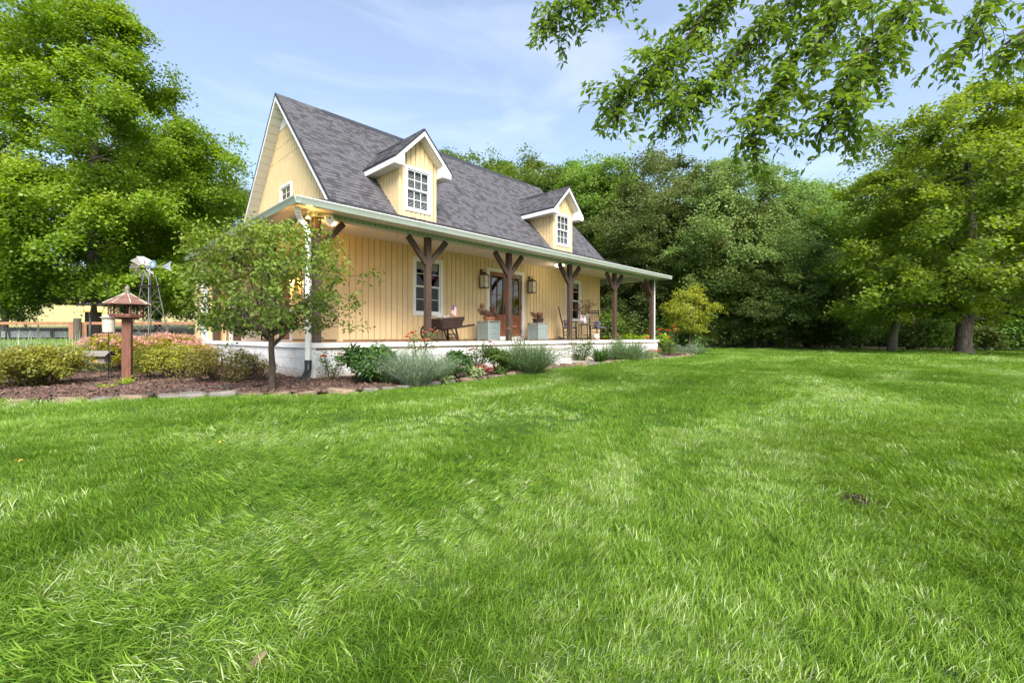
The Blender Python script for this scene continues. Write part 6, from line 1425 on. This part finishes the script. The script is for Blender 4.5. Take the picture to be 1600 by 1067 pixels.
mb = MB(); mb.lathe([(.105, 0), (.11, .02), (.11, .17), (.075, .22), (.07, .25), (.09, .27)], (0, 0, 0), 16); mb.build('can', M['galv'], e, smooth=True)
rng = np.random.default_rng(9); mb = MB(); P = []
for k in range(34):
    a = rng.random()*6.283; q = .1+.32*rng.random(); h = .35+.32*rng.random()-.3*q; tip = np.array((math.cos(a)*q, math.sin(a)*q, .25+h)); mb.tube([(0, 0, .2), tuple(tip*np.array((.4, .4, .75))), tuple(tip)], .003, 4, False); P += [tip+rng.normal(0, .03, 3) for _ in range(22)]
o = mb.build('stem', M['rust'], e); o['kind'] = 'stuff'; P = np.array(P); n = len(P); V, Fc, T_ = leaf_geo(P, unit(rng.normal(0, 1, (n, 3))), unit(rng.normal(0, 1, (n, 3))), .045, .018, rng, 0, rng.random(n)); o = link('dried_flowers', npmesh('dried_flowers', V, Fc, M['brownflower'], T_), e)
mb = MB(); rr = random.Random(2)
for k in range(14): mb.blob((rr.gauss(0, .07), rr.gauss(-.03, .06), .31+rr.gauss(0, .03)), (.035, .035, .03), 6, 4, .3, rr)
mb.build('pale_flowers', M['whitepot'], e)
flag((13.42, 9.45, PZ+.50), R(-20), .42, R(-25), 'small stars and stripes flag leaning between table and rocking chair')
e = empty('garden_pot', (14.05, 9.30, PZ), 0, label='small whitewashed round pot on the porch floor by the side table', cat='pot')
mb = MB(); mb.lathe([(.07, 0), (.11, .03), (.13, .10), (.11, .17), (.085, .20), (.095, .215)], (0, 0, 0), 16); mb.build('pot', M['whitepot'], e, smooth=True); mb = MB(); mb.tube([(-.08, 0, .2), (-.05, 0, .26), (.05, 0, .26), (.08, 0, .2)], .006, 5); mb.build('handle', M['rust'], e)
mb = MB(); mb.box(6.9, 9.2, 8.80, 9.30, DZ+.0055, DZ+.013); setp(mb.build('porch_rug', M['rug']), 'long striped rug lying on the porch floor by the wheelbarrow', 'rug')
mb = MB(); mb.box(9.8, 11.1, 9.55, 10.25, DZ+.0055, DZ+.013); setp(mb.build('door_mat', M['rug']), 'brown mat in front of the french doors', 'door mat')
# hooks under the beam
for i, x in enumerate((5.35, 7.55, 10.3, 12.75)):
    mb = MB(); mb.tube([(x, 8.6, 3.05), (x, 8.6, 2.98), (x+.015, 8.6, 2.955), (x+.03, 8.6, 2.97)], .0035, 5); o = mb.build('hanging_hook', M['black'], house); o.matrix_parent_inverse = HI
# garden hose, bare patch, fallen chip in the grass
mb = MB(); x0, y0, _ = G(300, 6.4); pts = [(x0-.5+.25*i, y0+.12*math.sin(i*1.1), float(bedz(x0-.5+.25*i, y0+.12*math.sin(i*1.1)))+.02) for i in range(7)]; mb.tube(pts, .013, 8); setp(mb.build('garden_hose', M['plasticb'], smooth=True), 'black hose lying on the mulch left of the small tree', 'hose')
x, y = at(1342, 2.75); 
rng = np.random.default_rng(3); n = 260; P = np.stack([x+rng.normal(0, .045, n), y+rng.normal(0, .045, n), gz(x, y)+.012+rng.random(n)*.02], 1); V, Fc, T_ = leaf_geo(P, unit(rng.normal(0, .5, (n, 3))+np.array((0, 0, 1))), unit(rng.normal(0, 1, (n, 3))), .03, .014, rng, 0, rng.random(n)); o = link('bare_patch', npmesh('bare_patch', V, Fc, M['rust'], T_)); setp(o, 'small patch of dead brown thatch in the lawn at the right', 'thatch', None, 'stuff')
x, y = at(402, 1.52); e = empty('wood_chip', (x, y, gz(x, y)+.03), .6, label='pale split piece of wood lying in the grass at the bottom edge', cat='wood chip'); mb = MB(); mb.blob((0, 0, 0), (.05, .015, .008), 10, 6, .2); mb.build('chip', M['straw'], e)
for i, (px, Z, lab) in enumerate(((345, 3.55, 'yellow fallen leaf in the grass left of the centre'), (32, 2.95, 'yellow fallen leaf near the left border'))):
    x, y = at(px, Z); rng = np.random.default_rng(i); P = np.array([(x, y, gz(x, y)+.07)]*4)+rng.normal(0, .012, (4, 3)); V, Fc, T_ = leaf_geo(P, unit(rng.normal(0, .4, (4, 3))+np.array((0, 0, 1))), unit(rng.normal(0, 1, (4, 3))), .02, .013, rng, 1, rng.random(4)); setp(link('fallen_leaf', npmesh('fallen_leaf', V, Fc, M['yellowpetal'], T_)), lab, 'leaf')
